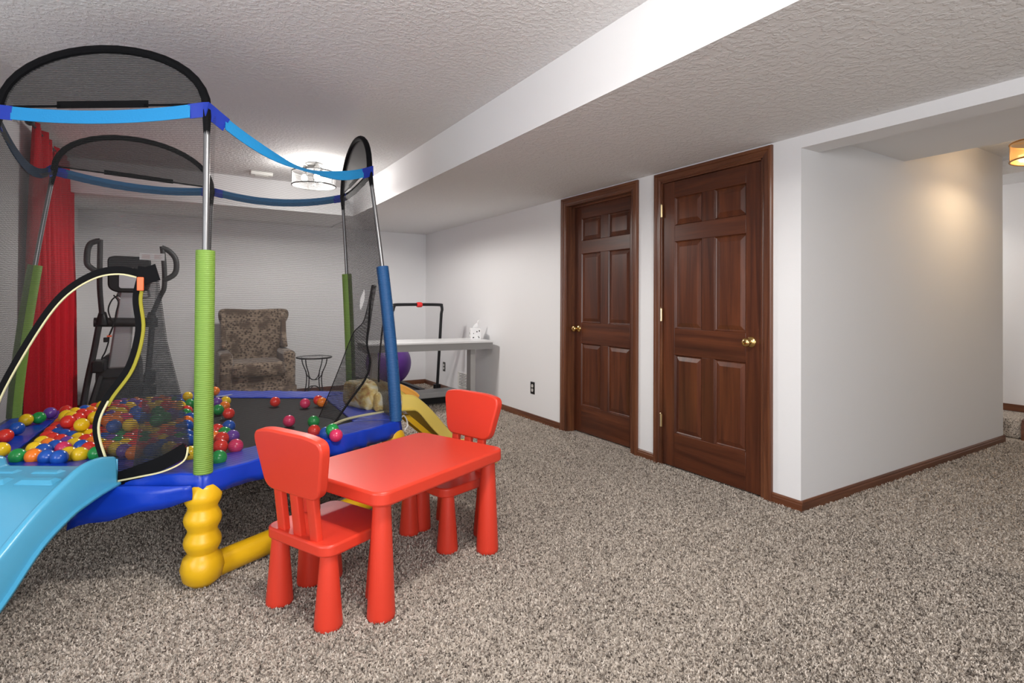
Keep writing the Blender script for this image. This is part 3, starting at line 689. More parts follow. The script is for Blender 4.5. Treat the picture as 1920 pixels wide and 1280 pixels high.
for sg in (-1, 1):
    m = MB(); m.hexa([ypt(.17, sg * .15 - .02, .40), ypt(.22, sg * .15 - .02, .40), ypt(.22, sg * .15 + .02, .40), ypt(.17, sg * .15 + .02, .40)], [ypt(.58, sg * .15 - .02, .03), ypt(.63, sg * .15 - .02, .03), ypt(.63, sg * .15 + .02, .03), ypt(.58, sg * .15 + .02, .03)]); m.build('under_rib', 'yellow_plastic', ys)
# mottled climbing block on the pad
def lump(c, sx, sy, sz, rz, seed, n=22, k=14):
    r_ = random.Random(seed); rows = []; ph = [r_.uniform(0, 6) for _ in range(6)]
    for i in range(k + 1):
        v = -math.pi / 2 + math.pi * i / k; row = []
        for j in range(n):
            a = 2 * math.pi * j / n
            f = lambda t: math.copysign(abs(t) ** .36, t)
            x, y, z = f(math.cos(v)) * f(math.cos(a)), f(math.cos(v)) * f(math.sin(a)), f(math.sin(v))
            b = 1 + .05 * math.sin(3 * a + ph[0]) * math.cos(v) + .04 * math.sin(5 * a + 4 * v + ph[1])
            row.append(c + Matrix.Rotation(rz, 4, 'Z') @ V((x * sx * b, y * sy * b, z * sz * b)))
        rows.append(row)
    m = MB(); m.grid(rows, closed=True); return m
rk = root('climbing_block', (1.08, 3.55, .46), 'mottled tan and ochre stone-look block beside the yellow slide top', 'play block')
lump(V((1.08, 3.62, .545)), .105, .16, .088, .25, 3).build('large_lobe', 'rock', rk, ang=60)
lump(V((1.155, 3.45, .522)), .085, .10, .060, -.2, 5).build('small_lobe', 'rock', rk, ang=60)

# ------------------------------------------------------------------ balls
BR = .0335
def ball_mesh(col):
    mb = MB(); n = 18; k = 12
    mb.add([V((0, 0, -BR))] + [V((BR * math.cos(v) * math.cos(2 * math.pi * j / n), BR * math.cos(v) * math.sin(2 * math.pi * j / n), BR * math.sin(v))) for v in [-math.pi / 2 + math.pi * i / k for i in range(1, k)] for j in range(n)] + [V((0, 0, BR))], [])
    f = [(0, 1 + (j + 1) % n, 1 + j) for j in range(n)]
    for i in range(k - 2):
        for j in range(n): f.append((1 + i * n + j, 1 + i * n + (j + 1) % n, 1 + (i + 1) * n + (j + 1) % n, 1 + (i + 1) * n + j))
    l = 1 + (k - 1) * n; f += [(l, 1 + (k - 2) * n + j, 1 + (k - 2) * n + (j + 1) % n) for j in range(n)]
    me = bpy.data.meshes.new('ball_' + col); me.from_pydata([tuple(p) for p in mb.v], [], f); me.materials.append(MAT['ball_' + col])
    me.polygons.foreach_set('use_smooth', [True] * len(me.polygons)); return me
BM = {c: ball_mesh(c) for c in BALLC}
placed = []
def ball(col, p, label, group='plastic balls on the trampoline'):
    o = bpy.data.objects.new('plastic_ball', BM[col]); COL.objects.link(o); o.location = p; placed.append(V(p))
    tag(o, label, 'ball', group); return o
ZB = ZF - .002 + BR
ZPAD = ZF + .012 + BR
single = [
 ('red', 10, 817, ZPAD, 'red ball left of the lone blue ball, beside the heap'), ('yellow', 2, 843, ZPAD, 'yellow ball cut by the left picture edge'),
 ('blue', 32, 803, ZPAD, 'lone blue ball left of the heap on the blue pad'), ('yellow', 49, 787, ZPAD, 'yellow ball at the foot of the left green sleeve'),
 ('green', 73, 783, ZPAD, 'green ball between a yellow and a purple one by the curtain'), ('purple', 94, 774, ZPAD, 'purple ball in front of the red curtain'),
 ('red', 124, 770, ZPAD, 'red ball in front of the red curtain edge'),
 ('green', 33, 855, ZB, 'green ball at the front left end of the heap'), ('orange', 63, 855, ZB, 'orange ball in the front row of the heap'),
 ('blue', 88, 857, ZB, 'dark blue ball next to the orange one in the front row'), ('blue', 111, 858, ZB + .004, 'bright blue ball in the front row behind the slide'),
 ('yellow', 129, 851, ZB, 'yellow ball half hidden behind the front row blue ball'), ('yellow', 150, 852, ZB, 'yellow ball just left of the slide rail top'), ('green', 181, 850, ZB, 'green ball behind the slide rail top'),
 ('orange', 403, 733, ZPAD, 'orange ball on the back pad beside the front green sleeve'), ('yellow', 423, 752, ZB, 'yellow ball right of the front sleeve, rear cluster'),
 ('green', 409, 768, ZB, 'green ball in the rear cluster right of the front sleeve'), ('orange', 421, 762, ZB, 'orange ball in the rear cluster right of the front sleeve'),
 ('red', 429, 775, ZB, 'red ball on the right of the rear cluster by the sleeve'), ('purple', 407, 754, ZB, 'purple ball in the rear cluster by the sleeve'),
 ('blue', 429, 799, ZB, 'blue ball right of the front sleeve at mid height'), ('red', 407, 806, ZB, 'red ball left of the blue one beside the front sleeve'),
 ('orange', 401, 820, ZB, 'orange ball partly behind the front sleeve'), ('green', 421, 812, ZB, 'small patch of green ball between red and purple ones'),
 ('red', 416, 822, ZB, 'upper red ball of the near cluster by the sleeve'), ('purple', 436, 818, ZB, 'purple ball of the near cluster by the sleeve'), ('red', 413, 837, ZB, 'lower red ball of the near cluster by the sleeve'),
 ('pink', 442, 836, ZB, 'pink ball of the near cluster by the sleeve'), ('green', 410, 858, ZB, 'green ball nearest the camera beside the front sleeve'),
 ('red', 516, 753, ZB, 'lone red ball in front of the armchair'), ('pink', 572, 756, ZB, 'lone pink ball in front of the wire side table'),
 ('red', 597, 750, ZB + .01, 'red ball behind an orange one by the far net flap'), ('orange', 604, 754, ZB, 'orange ball in front of a red one by the far net flap'),
 ('pink', 542, 789, ZB, 'lone pink ball on the middle of the black mat'), ('green', 588, 790, ZB, 'lone green ball at the tip of the far net flap'),
 ('red', 589, 808, ZB, 'red ball just above the near red chair back'), ('blue', 611, 812, ZB, 'blue ball just above the near red chair back'),
 ('green', 623, 806, ZB + .02, 'green ball behind the pink one above the chair back'), ('pink', 630, 816, ZB, 'pink ball beside the near red chair back'),
 ('yellow', 352, 743, ZB, 'yellow ball at the back left of the front sleeve'), ('green', 356, 757, ZB, 'green ball at the back left of the front sleeve'), ('red', 350, 770, ZB, 'red ball left of the front sleeve beyond the flap'), ('blue', 357, 784, ZB, 'blue ball left of the front sleeve beyond the flap'),
 ('yellow', 356, 850, ZB, 'yellow ball touching the front sleeve at its foot'),
]
for c, x, y, z, l in single: ball(c, atz(x, y, z), l)
# the heap: relaxed packing in two layers inside its outline
outl = [atz(x, y, ZB).to_2d() for x, y in ((45, 856), (62, 838), (80, 812), (115, 785), (150, 770), (190, 760), (250, 752), (300, 748), (342, 752), (352, 790), (352, 835), (345, 850), (300, 846), (240, 852), (190, 848), (120, 848))]
def inside(p, poly):
    c = False; n = len(poly)
    for i in range(n):
        a, b = poly[i], poly[i - 1]
        if (a.y > p.y) != (b.y > p.y) and p.x < (b.x - a.x) * (p.y - a.y) / (b.y - a.y) + a.x: c = not c
    return c
cols = ['red', 'yellow', 'green', 'orange', 'blue', 'yellow', 'red', 'purple', 'pink', 'green', 'orange', 'blue', 'yellow', 'red']
lay1 = []
sp_ = .0705; x0 = min(p.x for p in outl); x1 = max(p.x for p in outl); y0 = min(p.y for p in outl); y1 = max(p.y for p in outl)
j = 0; y = y0
while y < y1:
    x = x0 + (sp_ / 2 if j % 2 else 0)
    while x < x1:
        p = V((x + random.uniform(-.0035, .0035), y + random.uniform(-.0035, .0035), ZB))
        if inside(p.to_2d(), outl) and all((p - q).length > 1.9 * BR for q in placed): lay1.append(p)
        x += sp_
    y += sp_ * .866; j += 1
heap = 0
last = None
def pick():
    global last
    c = random.choice(cols)
    while c == last: c = random.choice(cols)
    last = c; return c
def heap_label(c, p, layer):
    d = p - CAM; px = 960 + FPX * d.dot(r3) / d.dot(fw2); dep = (p - BP[1]).dot(-n12)
    where = 'left of the zipper' if px < 190 else ('right behind the dark net flap' if px > 280 else 'just right of the zipper')
    row = 'front' if dep < .22 else ('middle' if dep < .5 else 'back')
    return '%s ball in the heap, %s, %s part, %s' % (c, layer, row, where)
for p in lay1:
    c = pick(); ball(c, p, heap_label(c, p, 'lower layer')); heap += 1
base_n = list(lay1)
cen = sum((p for p in lay1), V((0, 0, 0))) / len(lay1)
lay2 = []
for p in lay1:
    q = p + V((sp_ / 2, sp_ * .289, .054))
    n_sup = sum(1 for b in lay1 if (b - q).length < 2.35 * BR)
    if n_sup >= 3 and (q - cen).to_2d().length < .36 and random.random() < .55 and all((q - b).length > 1.93 * BR for b in placed + lay2): lay2.append(q)
for p in lay2:
    c = pick(); ball(c, p, heap_label(c, p, 'top')); heap += 1
print('heap balls', heap, 'upper', len(lay2))

# ------------------------------------------------------------------ red children's table and chairs
def cone_leg(mb, x, y, z1, r0, r1, M):
    mb.lathe([(.0, .0), (r0 * .93, .0), (r0, .006), (r0 * .99, .02), (r1, z1), (.0, z1)], 28, M @ Matrix.Translation(V((x, y, 0))), cap=False)
tb = root('kids_table', (.853, 2.30, 0), 'red plastic children\'s table with rounded top and cone legs', 'table', rz=math.radians(24))
M = W0[tb.name]
m = MB(); m.slab(rrect(-.385, -.275, .385, .275, .055, 8), .425, .48, M); m.build('tabletop', 'red_plastic', tb, bevel=.010, seg=3, ang=50)
for sx in (-1, 1):
    for sy in (-1, 1):
        m = MB(); cone_leg(m, sx * .325, sy * .215, .428, .052, .033, M); m.build('leg', 'red_plastic', tb, ang=60)
def kids_chair(loc, rz, label):
    c = root('kids_chair', loc, label, 'chair', 'red children\'s chairs', rz); M = W0[c.name]
    m = MB(); m.slab(rrect(-.165, -.185, .175, .185, .05, 7), .262, .305, M); m.build('seat', 'red_plastic', c, bevel=.008, seg=3, ang=50)
    for sx in (-1, 1):
        for sy in (-1, 1):
            m = MB(); cone_leg(m, sx * .120 - .0, sy * .143, .264, .050, .030, M); m.build('leg', 'red_plastic', c, ang=60)
    tilt = Matrix.Translation(V((-.135, 0, .295))) @ Matrix.Rotation(math.radians(-7), 4, 'Y')
    for y in (-.095, 0, .095):
        m = MB(); m.slab(rrect(-.013, y - .0225, .013, y + .0225, .005, 3), 0, .20, M @ tilt); m.build('spindle', 'red_plastic', c, bevel=.003)
    # backrest: trapezoid with crowned top, slightly dished
    out = rpoly([(-.153, .168), (.153, .168), (.205, .384), (.12, .402), (-.12, .402), (-.205, .384)], .05, 6)
    bm_ = MB(); n = len(out)
    R4 = Matrix(((0, 1, 0, 0), (1, 0, 0, 0), (0, 0, 1, 0), (0, 0, 0, 1)))     # (x,y,z)->(y,x,z): outline across the chair
    bm_.prism(out, -.022, .020, M @ tilt @ R4); bm_.f = [f[::-1] for f in bm_.f]
    bm_.build('backrest', 'red_plastic', c, bevel=.008, seg=3, ang=50)
    return c
kids_chair((.508, 2.192, 0), math.radians(26), 'red plastic child chair nearest the camera, its back to us')
kids_chair((1.150, 2.505, 0), math.radians(197), 'red plastic child chair on the far side of the table')

# ------------------------------------------------------------------ curtain, rod
rod = root('curtain_rod', (-.85, 5.4, 2.25), 'thin dark curtain rod with round finial on the left wall', 'curtain rod')
za = 2.33
m = MB(); m.tube([(-.85, 4.62, za), (-.85, 6.35, za)], .008, 10); m.build('rod', 'rod', rod)
m = MB(); m.lathe([(.0, -.03), (.018, -.024), (.028, 0), (.018, .024), (.0, .03)], 16, Matrix.Translation(V((-.85, 4.66, za))) @ Matrix.Rotation(math.radians(90), 4, 'X'), cap=False); m.build('finial', 'rod', rod, ang=70)
m = MB(); m.tube([(-.85, 4.60, za), (-.88, 4.50, za - .01), (-.925, 4.46, za - .01)], .004, 8); m.tube([(-.925, 6.3, za), (-.85, 6.3, za)], .005, 8); m.build('bracket', 'rod', rod)
def curtain(y0, y1, nfold, label, seed):
    r_ = random.Random(seed); rows = []; n = nfold * 10
    ph = r_.uniform(0, 6)
    for k in range(30):
        t = k / 29; z = za + .035 - t * (za - .02); row = []
        for i in range(n + 1):
            u = i / n; a = u * nfold * 2 * math.pi + ph
            amp = .018 + .030 * min(1, t * 2)
            spread = 1 + .02 * t
            yy = (y0 + y1) / 2 + (u - .5) * (y1 - y0) * spread + .012 * math.sin(2 * a + 1) * t
            row.append(V((-.85 + amp * math.sin(a) + .014 * math.sin(a * .37 + t * 3), yy, z)))
        rows.append(row)
    m = MB(); m.grid(rows); return tag(m.build('curtain', 'curtain_red', ang=180, solid=.004), label, 'curtain', 'red curtains on the left wall')
curtain(4.80, 5.34, 5, 'red curtain panel nearer the camera, beside the rod finial', 2)
curtain(5.46, 6.30, 7, 'red curtain panel nearer the back corner', 5)

# ------------------------------------------------------------------ elliptical trainer
Y0 = 6.15
E_ = lambda x, y, d=0: aty(x, y, Y0 + d)
el = root('elliptical_trainer', (-.35, 6.45, 0), 'dark grey elliptical trainer with silver mast by the red curtain', 'exercise machine')
m = MB(); m.tube(spline([E_(186, 512, -.1), E_(178, 507, -.1), E_(165, 497, -.1), E_(163, 485, -.1), E_(165, 466, -.1), E_(172, 455, -.1), E_(188, 451, -.1)], 4), .024, 10); m.tube(spline([E_(188, 449, -.1), E_(187, 500, -.1), E_(187, 540, -.07), E_(191, 588, -.04)], 4), .021, 10); m.build('handlebar', 'dark_grey', el, ang=60)
m = MB(); m.tube(spline([E_(303, 464, -.1), E_(316, 470, -.1), E_(328, 483, -.1), E_(331, 500, -.1), E_(326, 515, -.1), E_(306, 526, -.1)], 4), .024, 10); m.tube(spline([E_(304, 462, -.1), E_(308, 500, -.1), E_(308, 538, -.09), E_(300, 556, -.07), E_(286, 588, -.04)], 4), .021, 10); m.build('handlebar', 'dark_grey', el, ang=60)
for x in (192, 284):
    m = MB(); c = E_(x, 607, -.02); m.lathe([(.048, -.01), (.046, .03), (.030, .10), (.022, .11)], 14, Matrix.Translation(c)); m.build('pivot_socket', 'black_plastic', el)
m = MB(); m.tube([E_(176, 604), E_(296, 604)], .042, 16); m.build('pivot_bar', 'dark_grey', el)
m = MB(); m.tube(spline([E_(185, 612, -.04), E_(176, 660, -.04), E_(165, 710, -.06), E_(153, 775, -.1)], 4), .025, 10); m.build('swing_arm', 'dark_grey', el)
m = MB(); m.tube(spline([E_(285, 612, -.04), E_(281, 660, -.04), E_(276, 720, -.06), E_(272, 775, -.1)], 4), .025, 10); m.build('swing_arm', 'dark_grey', el)
m = MB(); m.tube([E_(188, 705, .0), E_(165, 780, -.1)], .024, 10); m.build('pedal_link', 'dark_grey', el)
c0, c1 = E_(243, 522, .03), E_(222, 690, .10)
m = MB(); dx = V((.082, 0, 0)); dy = V((0, .05, 0)); ex = V((.060, 0, 0))
m.hexa([c1 - dx - dy, c1 + dx - dy, c1 + dx + dy, c1 - dx + dy], [c0 - ex - dy, c0 + ex - dy, c0 + ex + dy, c0 - ex + dy]); m.build('mast', 'silver_grey', el, bevel=.02, seg=3)
cc = E_(243, 514, -.02); m = MB(); m.prism([(p[0], p[1]) for p in rpoly([(-.165, .145), (-.16, -.13), (-.10, -.17), (.10, -.17), (.16, -.13), (.165, .145), (.12, .165), (-.12, .165)], .04)], -.04, .05, Matrix.Translation(cc)); con = m.build('console', 'black_plastic', el, bevel=.012)
m = MB(); m.prism(rrect(-.075, -.13, .085, .0, .02), -.046, -.036, Matrix.Translation(cc)); m.build('console_face', 'silver_grey', con)
m = MB(); m.box((-.02, -.046, .045), (.03, -.039, .058), Matrix.Translation(cc)); m.build('badge', 'label_white', con)
m = MB(); m.tube([E_(226, 540, .03), E_(220, 556, .0), E_(225, 560, 0)], .012, 8); m.tube([E_(262, 560, 0), E_(280, 556, 0), E_(276, 530, .0)], .012, 8); m.build('bottle_holder', 'silver_grey', el)
sh = E_(222, 700, .12); m = MB(); pr = rpoly([(-.17, -.72), (-.165, .08), (-.10, .19), (.10, .20), (.165, .10), (.175, -.72)], .09, 6); m.prism([(x, max(z, -sh.z + .06)) for x, z in pr], -.06, .5, Matrix.Translation(sh)); m.build('flywheel_shroud', 'dark_grey', el, bevel=.02, seg=3, ang=50)
m = MB(); m.box((-.15, -.07, -.03), (.15, -.058, -.026), Matrix.Translation(sh)); m.build('shroud_seam', 'black_plastic', el)
for x, y in ((187, 685), (281, 706)):
    m = MB(); c = E_(x, y, -.05); m.box(c - V((.045, .16, .05)), c + V((.045, .10, .05))); m.build('pedal', 'black_plastic', el, bevel=.012)
m = MB(); c = E_(265, 732, .1); m.box(c - V((.10, .05, .05)), c + V((.12, .05, .05))); m.build('rear_housing', 'dark_grey', el, bevel=.01)
m = MB(); m.tube([(-.70, 5.95, .04), (-.05, 5.95, .04)], .035, 12); m.build('foot_bar', 'dark_grey', el)
m = MB(); m.tube([(-.70, 7.0, .04), (-.05, 7.0, .04)], .035, 12); m.build('foot_bar', 'dark_grey', el)
m = MB(); m.box((-.42, 5.93, .03), (-.32, 7.02, .09)); m.build('base_rail', 'dark_grey', el, bevel=.01)
cd_ = root('power_cord', tuple(E_(214, 555, -.06)), 'thin black power cord hung over the elliptical with orange tag', 'cord')
m = MB(); m.tube(spline([E_(222, 553, -.06), E_(210, 562, -.06), E_(203, 580, -.06), E_(208, 598, -.06), E_(213, 606, -.07), E_(208, 622, -.07), E_(200, 636, -.07)], 5), .006, 6)
m.tube(spline([E_(213, 553, -.055), E_(222, 566, -.055), E_(218, 585, -.055), E_(214, 606, -.06), E_(205, 628, -.06), E_(203, 642, -.06), E_(197, 660, -.06), E_(191, 672, -.06), E_(191, 690, -.06)], 5), .006, 6); m.build('cable', 'black_plastic', cd_)
m = MB(); c = E_(198, 637, -.07); m.box(c - V((.016, .01, .022)), c + V((.016, .01, .022))); m.build('plug', 'black_plastic', cd_, bevel=.005)
m = MB(); c = E_(205, 630, -.075); m.box(c - V((.018, .003, .008)), c + V((.018, .003, .008))); m.build('cord_tag', 'orange_tag', cd_)

# ------------------------------------------------------------------ armchair, side table
ac = root('armchair', (.74, 6.66, 0), 'brown leopard-pattern wingback armchair against the back wall', 'armchair'); M = Matrix.Translation(V((.715, 6.62, 0))) @ Matrix.Diagonal((.88, 1, 1, 1))
def soft(lo, hi, r, name, sub=2, mat='armchair_fabric'):
    m = MB(); m.box(lo, hi, M); return m.build(name, mat, ac, bevel=r, seg=4, ang=60)
m = MB(); m.prism(rpoly([(-.40, .40), (.33, .40), (.325, .66), (.345, .84), (.43, .98), (.42, 1.06), (.34, 1.075), (0, 1.06), (-.32, 1.075), (-.395, 1.06), (-.405, .98), (-.36, .84), (-.33, .66)], .05, 5), .20, .36, M); m.build('backrest', 'armchair_fabric', ac, bevel=.04, seg=4, ang=60)
for sg, x0 in ((-1, -.40), (1, .30)):
    m = MB(); m.prism(rpoly([(.30, .62), (-.02, .64), (.10, .76), (.14, .92), (.19, 1.04), (.33, 1.05), (.34, .62)], .05, 4), x0 + .02, x0 + .08, M @ Matrix(((0, 1, 0, 0), (1, 0, 0, 0), (0, 0, 1, 0), (0, 0, 0, 1)))); m.f = [f[::-1] for f in m.f]; m.build('wing', 'armchair_fabric', ac, bevel=.02, seg=3, ang=60)
    soft((x0 - .02, -.30, .20), (x0 + .125, .34, .62), .045, 'armrest')
soft((-.29, -.34, .36), (.30, .26, .51), .05, 'seat_cushion')
soft((-.40, -.28, .16), (.42, .34, .38), .03, 'seat_base')
m = MB(); m.grid([[M @ V((x, y + .008 * math.sin(18 * (x + y)), z)) for x, y in ((-.42, .33), (-.42, -.30), (-.2, -.305), (0, -.305), (.2, -.305), (.43, -.30), (.43, .33))] for z in (.24, .14, .03)]); m.build('skirt', 'armchair_fabric', ac, solid=.012)
for x in (-.35, .36):
    for y in (-.24, .29):
        m = MB(); m.lathe([(.018, 0), (.03, .2)], 12, M @ Matrix.Translation(V((x, y, 0)))); m.build('leg', 'black_plastic', ac)
stb = root('side_table', (1.315, 6.50, 0), 'small wire side table with round glass top beside the armchair', 'side table'); c = V((1.315, 6.50, 0)); TZ = .525; TRr = .19
m = MB(); m.lathe([(.0, TZ - .004), (TRr, TZ - .004), (TRr, TZ + .004), (.0, TZ + .004)], 36, Matrix.Translation(c), cap=False); m.build('glass_top', 'table_glass', stb)
m = MB(); m.tube([c + V((TRr * math.cos(a), TRr * math.sin(a), TZ - .006)) for a in [2 * math.pi * k / 36 for k in range(36)]], .008, 8, closed=True); m.build('top_ring', 'iron', stb)
for k in range(4):
    a = math.pi / 4 + k * math.pi / 2; d = V((math.cos(a), math.sin(a), 0)); q = lambda r, z: c + d * r + V((0, 0, z))
    m = MB(); m.tube(spline([q(.165, TZ - .01), q(.150, .44), q(.105, .34), q(.098, .24), q(.12, .12), q(.165, .0)], 6), .006, 8); m.build('leg', 'iron', stb)
for z0, z1, r in ((.36, .26, .105), (.06, .19, .13)):
    m = MB()
    for k in range(2):
        a = math.pi / 4 + k * math.pi / 2; d = V((math.cos(a), math.sin(a), 0))
        m.tube([c + d * (r * math.cos(t)) + V((0, 0, z0 + (z1 - z0) * math.sin(t))) for t in [math.pi * i / 16 for i in range(17)]], .005, 8)
    m.build('stretcher', 'iron', stb)

# ------------------------------------------------------------------ desk, tissue box, treadmill, exercise ball
dk = root('desk', (2.25, 5.45, 0), 'grey desk with white top standing against the right wall', 'desk', rz=math.radians(-6)); M = W0[dk.name]
m = MB(); m.box((-.68, -.25, .725), (.68, .25, .745), M); m.build('desk_top', 'desk_top', dk, bevel=.003)
m = MB(); m.box((-.675, -.245, .655), (.675, -.225, .725), M); m.box((-.675, .225, .655), (.675, .245, .725), M); m.box((-.675, -.225, .655), (-.655, .225, .725), M); m.box((.655, -.225, .655), (.675, .225, .725), M); m.build('apron', 'desk_edge', dk)
for x in (-.55, .52):
    m = MB(); m.box((x - .03, -.06, .03), (x + .03, .06, .657), M); m.build('leg', 'desk_leg', dk, bevel=.004)
    m = MB(); m.box((x - .035, -.24, .0), (x + .035, .24, .035), M); m.build('foot', 'desk_leg', dk, bevel=.008)
tbp = aty(894, 626, 5.42)
tx = root('tissue_box', (tbp.x - .02, 5.42, .745), 'white cube tissue box with black dots on the desk end', 'tissue box', rz=math.radians(-20)); M = W0[tx.name]
m = MB(); m.box((-.057, -.057, 0), (.057, .057, .125), M); bxo = m.build('box', 'tissue', tx, bevel=.003)
r_ = random.Random(4)
m = MB()
for k in range(16):
    u, v = r_.uniform(-.045, .045), r_.uniform(.012, .112); h = r_.uniform(.003, .006)
    if k < 9: m.box((u - h, -.0585, v - h), (u + h, -.0568, v + h * 1.4), M)
    else: m.box((-.0585, u - h, v - h), (-.0568, u + h, v + h * 1.4), M)
m.build('dots', 'tissue_dot', bxo)
m = MB(); m.grid([[M @ V((x * (1 - .75 * t) + .03 * t + .01 * math.sin(9 * x * 10 + 4 * t), .012 * math.sin(40 * x + 3 * t), .12 + .085 * t + .015 * math.sin(30 * x))) for x in (-.04, -.02, 0, .02, .04)] for t in (0, .25, .5, .75, 1)]); m.build('tissue', 'tissue', tx, solid=.002, ang=180)
tr = root('treadmill', (2.25, 6.2, 0), 'folding treadmill with black handrail frame behind the desk', 'treadmill'); YU = 5.82
pL = aty(738, 571, YU); pR = aty(829, 572, YU); zr_ = pL.z
m = MB(); m.tube([V((pL.x - .02, YU + .06, .15)), V((pL.x - .01, YU + .01, zr_ - .08))] + spline([V((pL.x - .005, YU, zr_ - .06)), V((pL.x + .008, YU, zr_ - .018)), V((pL.x + .05, YU, zr_)), V((pR.x - .05, YU, zr_)), V((pR.x - .008, YU, zr_ - .018)), V((pR.x, YU, zr_ - .06))], 5) + [V((pR.x - .005, YU + .01, zr_ - .10)), V((pR.x - .03, YU + .06, .15))], .017, 12); m.build('handrail', 'black_metal', tr)
m = MB(); c = V(((pL.x + pR.x) / 2 + .01, YU, zr_)); m.lathe([(.0, -.03), (.026, -.03), (.030, -.01), (.030, .01), (.026, .03), (.0, .03)], 16, Matrix.Translation(c) @ Matrix.Rotation(math.radians(90), 4, 'Y'), cap=False); m.build('safety_key', 'red_key', tr)
for x in (pL.x - .02, pR.x - .03):
    m = MB(); m.box((x - .035, YU + .03, .07), (x + .035, YU + .10, .20)); m.build('upright_bracket', 'black_plastic', tr, bevel=.01)
m = MB(); m.box((1.95, 5.56, .10), (2.72, 5.80, .165)); m.build('motor_cover', 'treadmill_grey', tr, bevel=.012)
m = MB(); m.box((1.98, 5.60, .03), (2.69, 5.80, .10)); m.build('chassis', 'black_plastic', tr)
m = MB(); m.box((2.0, 5.8, .10), (2.33, 7.15, .155)); m.build('running_belt', 'belt', tr, bevel=.005)
for x in (1.94, 2.33):
    m = MB(); m.box((x, 5.8, .085), (x + .06, 7.15, .17)); m.build('side_rail', 'dark_grey', tr, bevel=.006)
for x in (2.02, 2.62):
    m = MB(); m.lathe([(.045, -.02), (.045, .02)], 16, Matrix.Translation(V((x, 5.62, .045))) @ Matrix.Rotation(math.radians(90), 4, 'Y')); m.build('wheel', 'black_plastic', tr)
for x in (1.97, 2.36):
    m = MB(); m.box((x - .03, 7.0, 0), (x + .03, 7.12, .09)); m.build('foot', 'black_plastic', tr)
bp_ = V((2.135, 6.33, .155 + .268)); m = MB(); n = 40; k = 24
m.grid([[bp_ + V((.268 * math.cos(v) * math.cos(2 * math.pi * j / n), .268 * math.cos(v) * math.sin(2 * math.pi * j / n), .268 * math.sin(v))) for j in range(n)] for v in [-math.pi / 2 + .02 + (math.pi - .04) * i / k for i in range(k + 1)]], closed=True)
tag(m.build('exercise_ball', 'purple_rubber', ang=180), 'large purple exercise ball resting on the treadmill', 'exercise ball')

# ------------------------------------------------------------------ wall fittings
def outlet(px, py, label):
    p = atx(px, py, WX); r = root('outlet', tuple(p), label, 'outlet', 'wall outlets')
    m = MB(); m.box(p - V((.006, .036, .060)), p + V((0, .036, .060))); m.build('cover_plate', 'outlet_black', r, bevel=.003)
    for dz in (-.021, .021):
        m = MB(); m.lathe([(.0, 0), (.0165, 0), (.0165, .003), (.0, .003)], 18, Matrix.Translation(p + V((-.006, 0, dz))) @ Matrix.Rotation(math.radians(-90), 4, 'Y'), cap=False); s_ = m.build('socket', 'outlet_white', r)
        m = MB()
        for dy in (-.006, .006): m.box(p + V((-.0098, dy - .001, dz - .002)), p + V((-.0088, dy + .001, dz + .007)))
        m.build('slot', 'outlet_black', s_)
outlet(999, 727, 'black outlet plate with white sockets on open wall by the far door')
outlet(833, 687, 'black outlet plate with white sockets under the desk')
va, vb = atx(857, 699, WX), atx(884, 731, WX)
vn = root('wall_vent', (WX, (va.y + vb.y) / 2, .2), 'white slatted air return grille low on the wall under the desk', 'vent')
yv0, yv1, zv0, zv1 = 5.72, 6.16, .10, .29
m = MB(); f = .018
for lo, hi in (((yv0, zv0), (yv1, zv0 + f)), ((yv0, zv1 - f), (yv1, zv1)), ((yv0, zv0 + f), (yv0 + f, zv1 - f)), ((yv1 - f, zv0 + f), (yv1, zv1 - f))): m.box((WX - .010, lo[0], lo[1]), (WX, hi[0], hi[1]))
m.build('frame', 'vent_white', vn)
m = MB(); m.box((WX - .002, yv0 + f, zv0 + f), (WX - .0005, yv1 - f, zv1 - f)); m.build('backing', 'dark_grey', vn)
sl = None
for k in range(8):
    z = zv0 + f + .007 + k * .0190
    m = MB(); m.hexa([V((WX - .009, yv0 + f, z - .004)), V((WX - .002, yv0 + f, z + .003)), V((WX - .002, yv1 - f, z + .003)), V((WX - .009, yv1 - f, z - .004))], [V((WX - .009, yv0 + f, z - .001)), V((WX - .002, yv0 + f, z + .006)), V((WX - .002, yv1 - f, z + .006)), V((WX - .009, yv1 - f, z - .001))]); m.build('slat', 'vent_white', vn, smooth=False)
for k in range(1, 3):
    y = yv0 + (yv1 - yv0) * k / 3; m = MB(); m.box((WX - .0095, y - .004, zv0 + f), (WX - .002, y + .004, zv1 - f)); m.build('divider', 'vent_white', vn)
dt = atz(490, 327, 2.40); sd = root('smoke_detector', (dt.x, dt.y, ZC), 'small white box fixed to the ceiling left of the lamp', 'detector')
m = MB(); m.box((dt.x - .10, dt.y - .05, ZC - .035), (dt.x + .10, dt.y + .05, ZC)); m.build('housing', 'vent_white', sd, bevel=.008)
m = MB(); m.box((dt.x - .06, dt.y - .03, ZC - .039), (dt.x + .06, dt.y + .03, ZC - .034)); m.build('grille', 'vent_white', sd, bevel=.003)

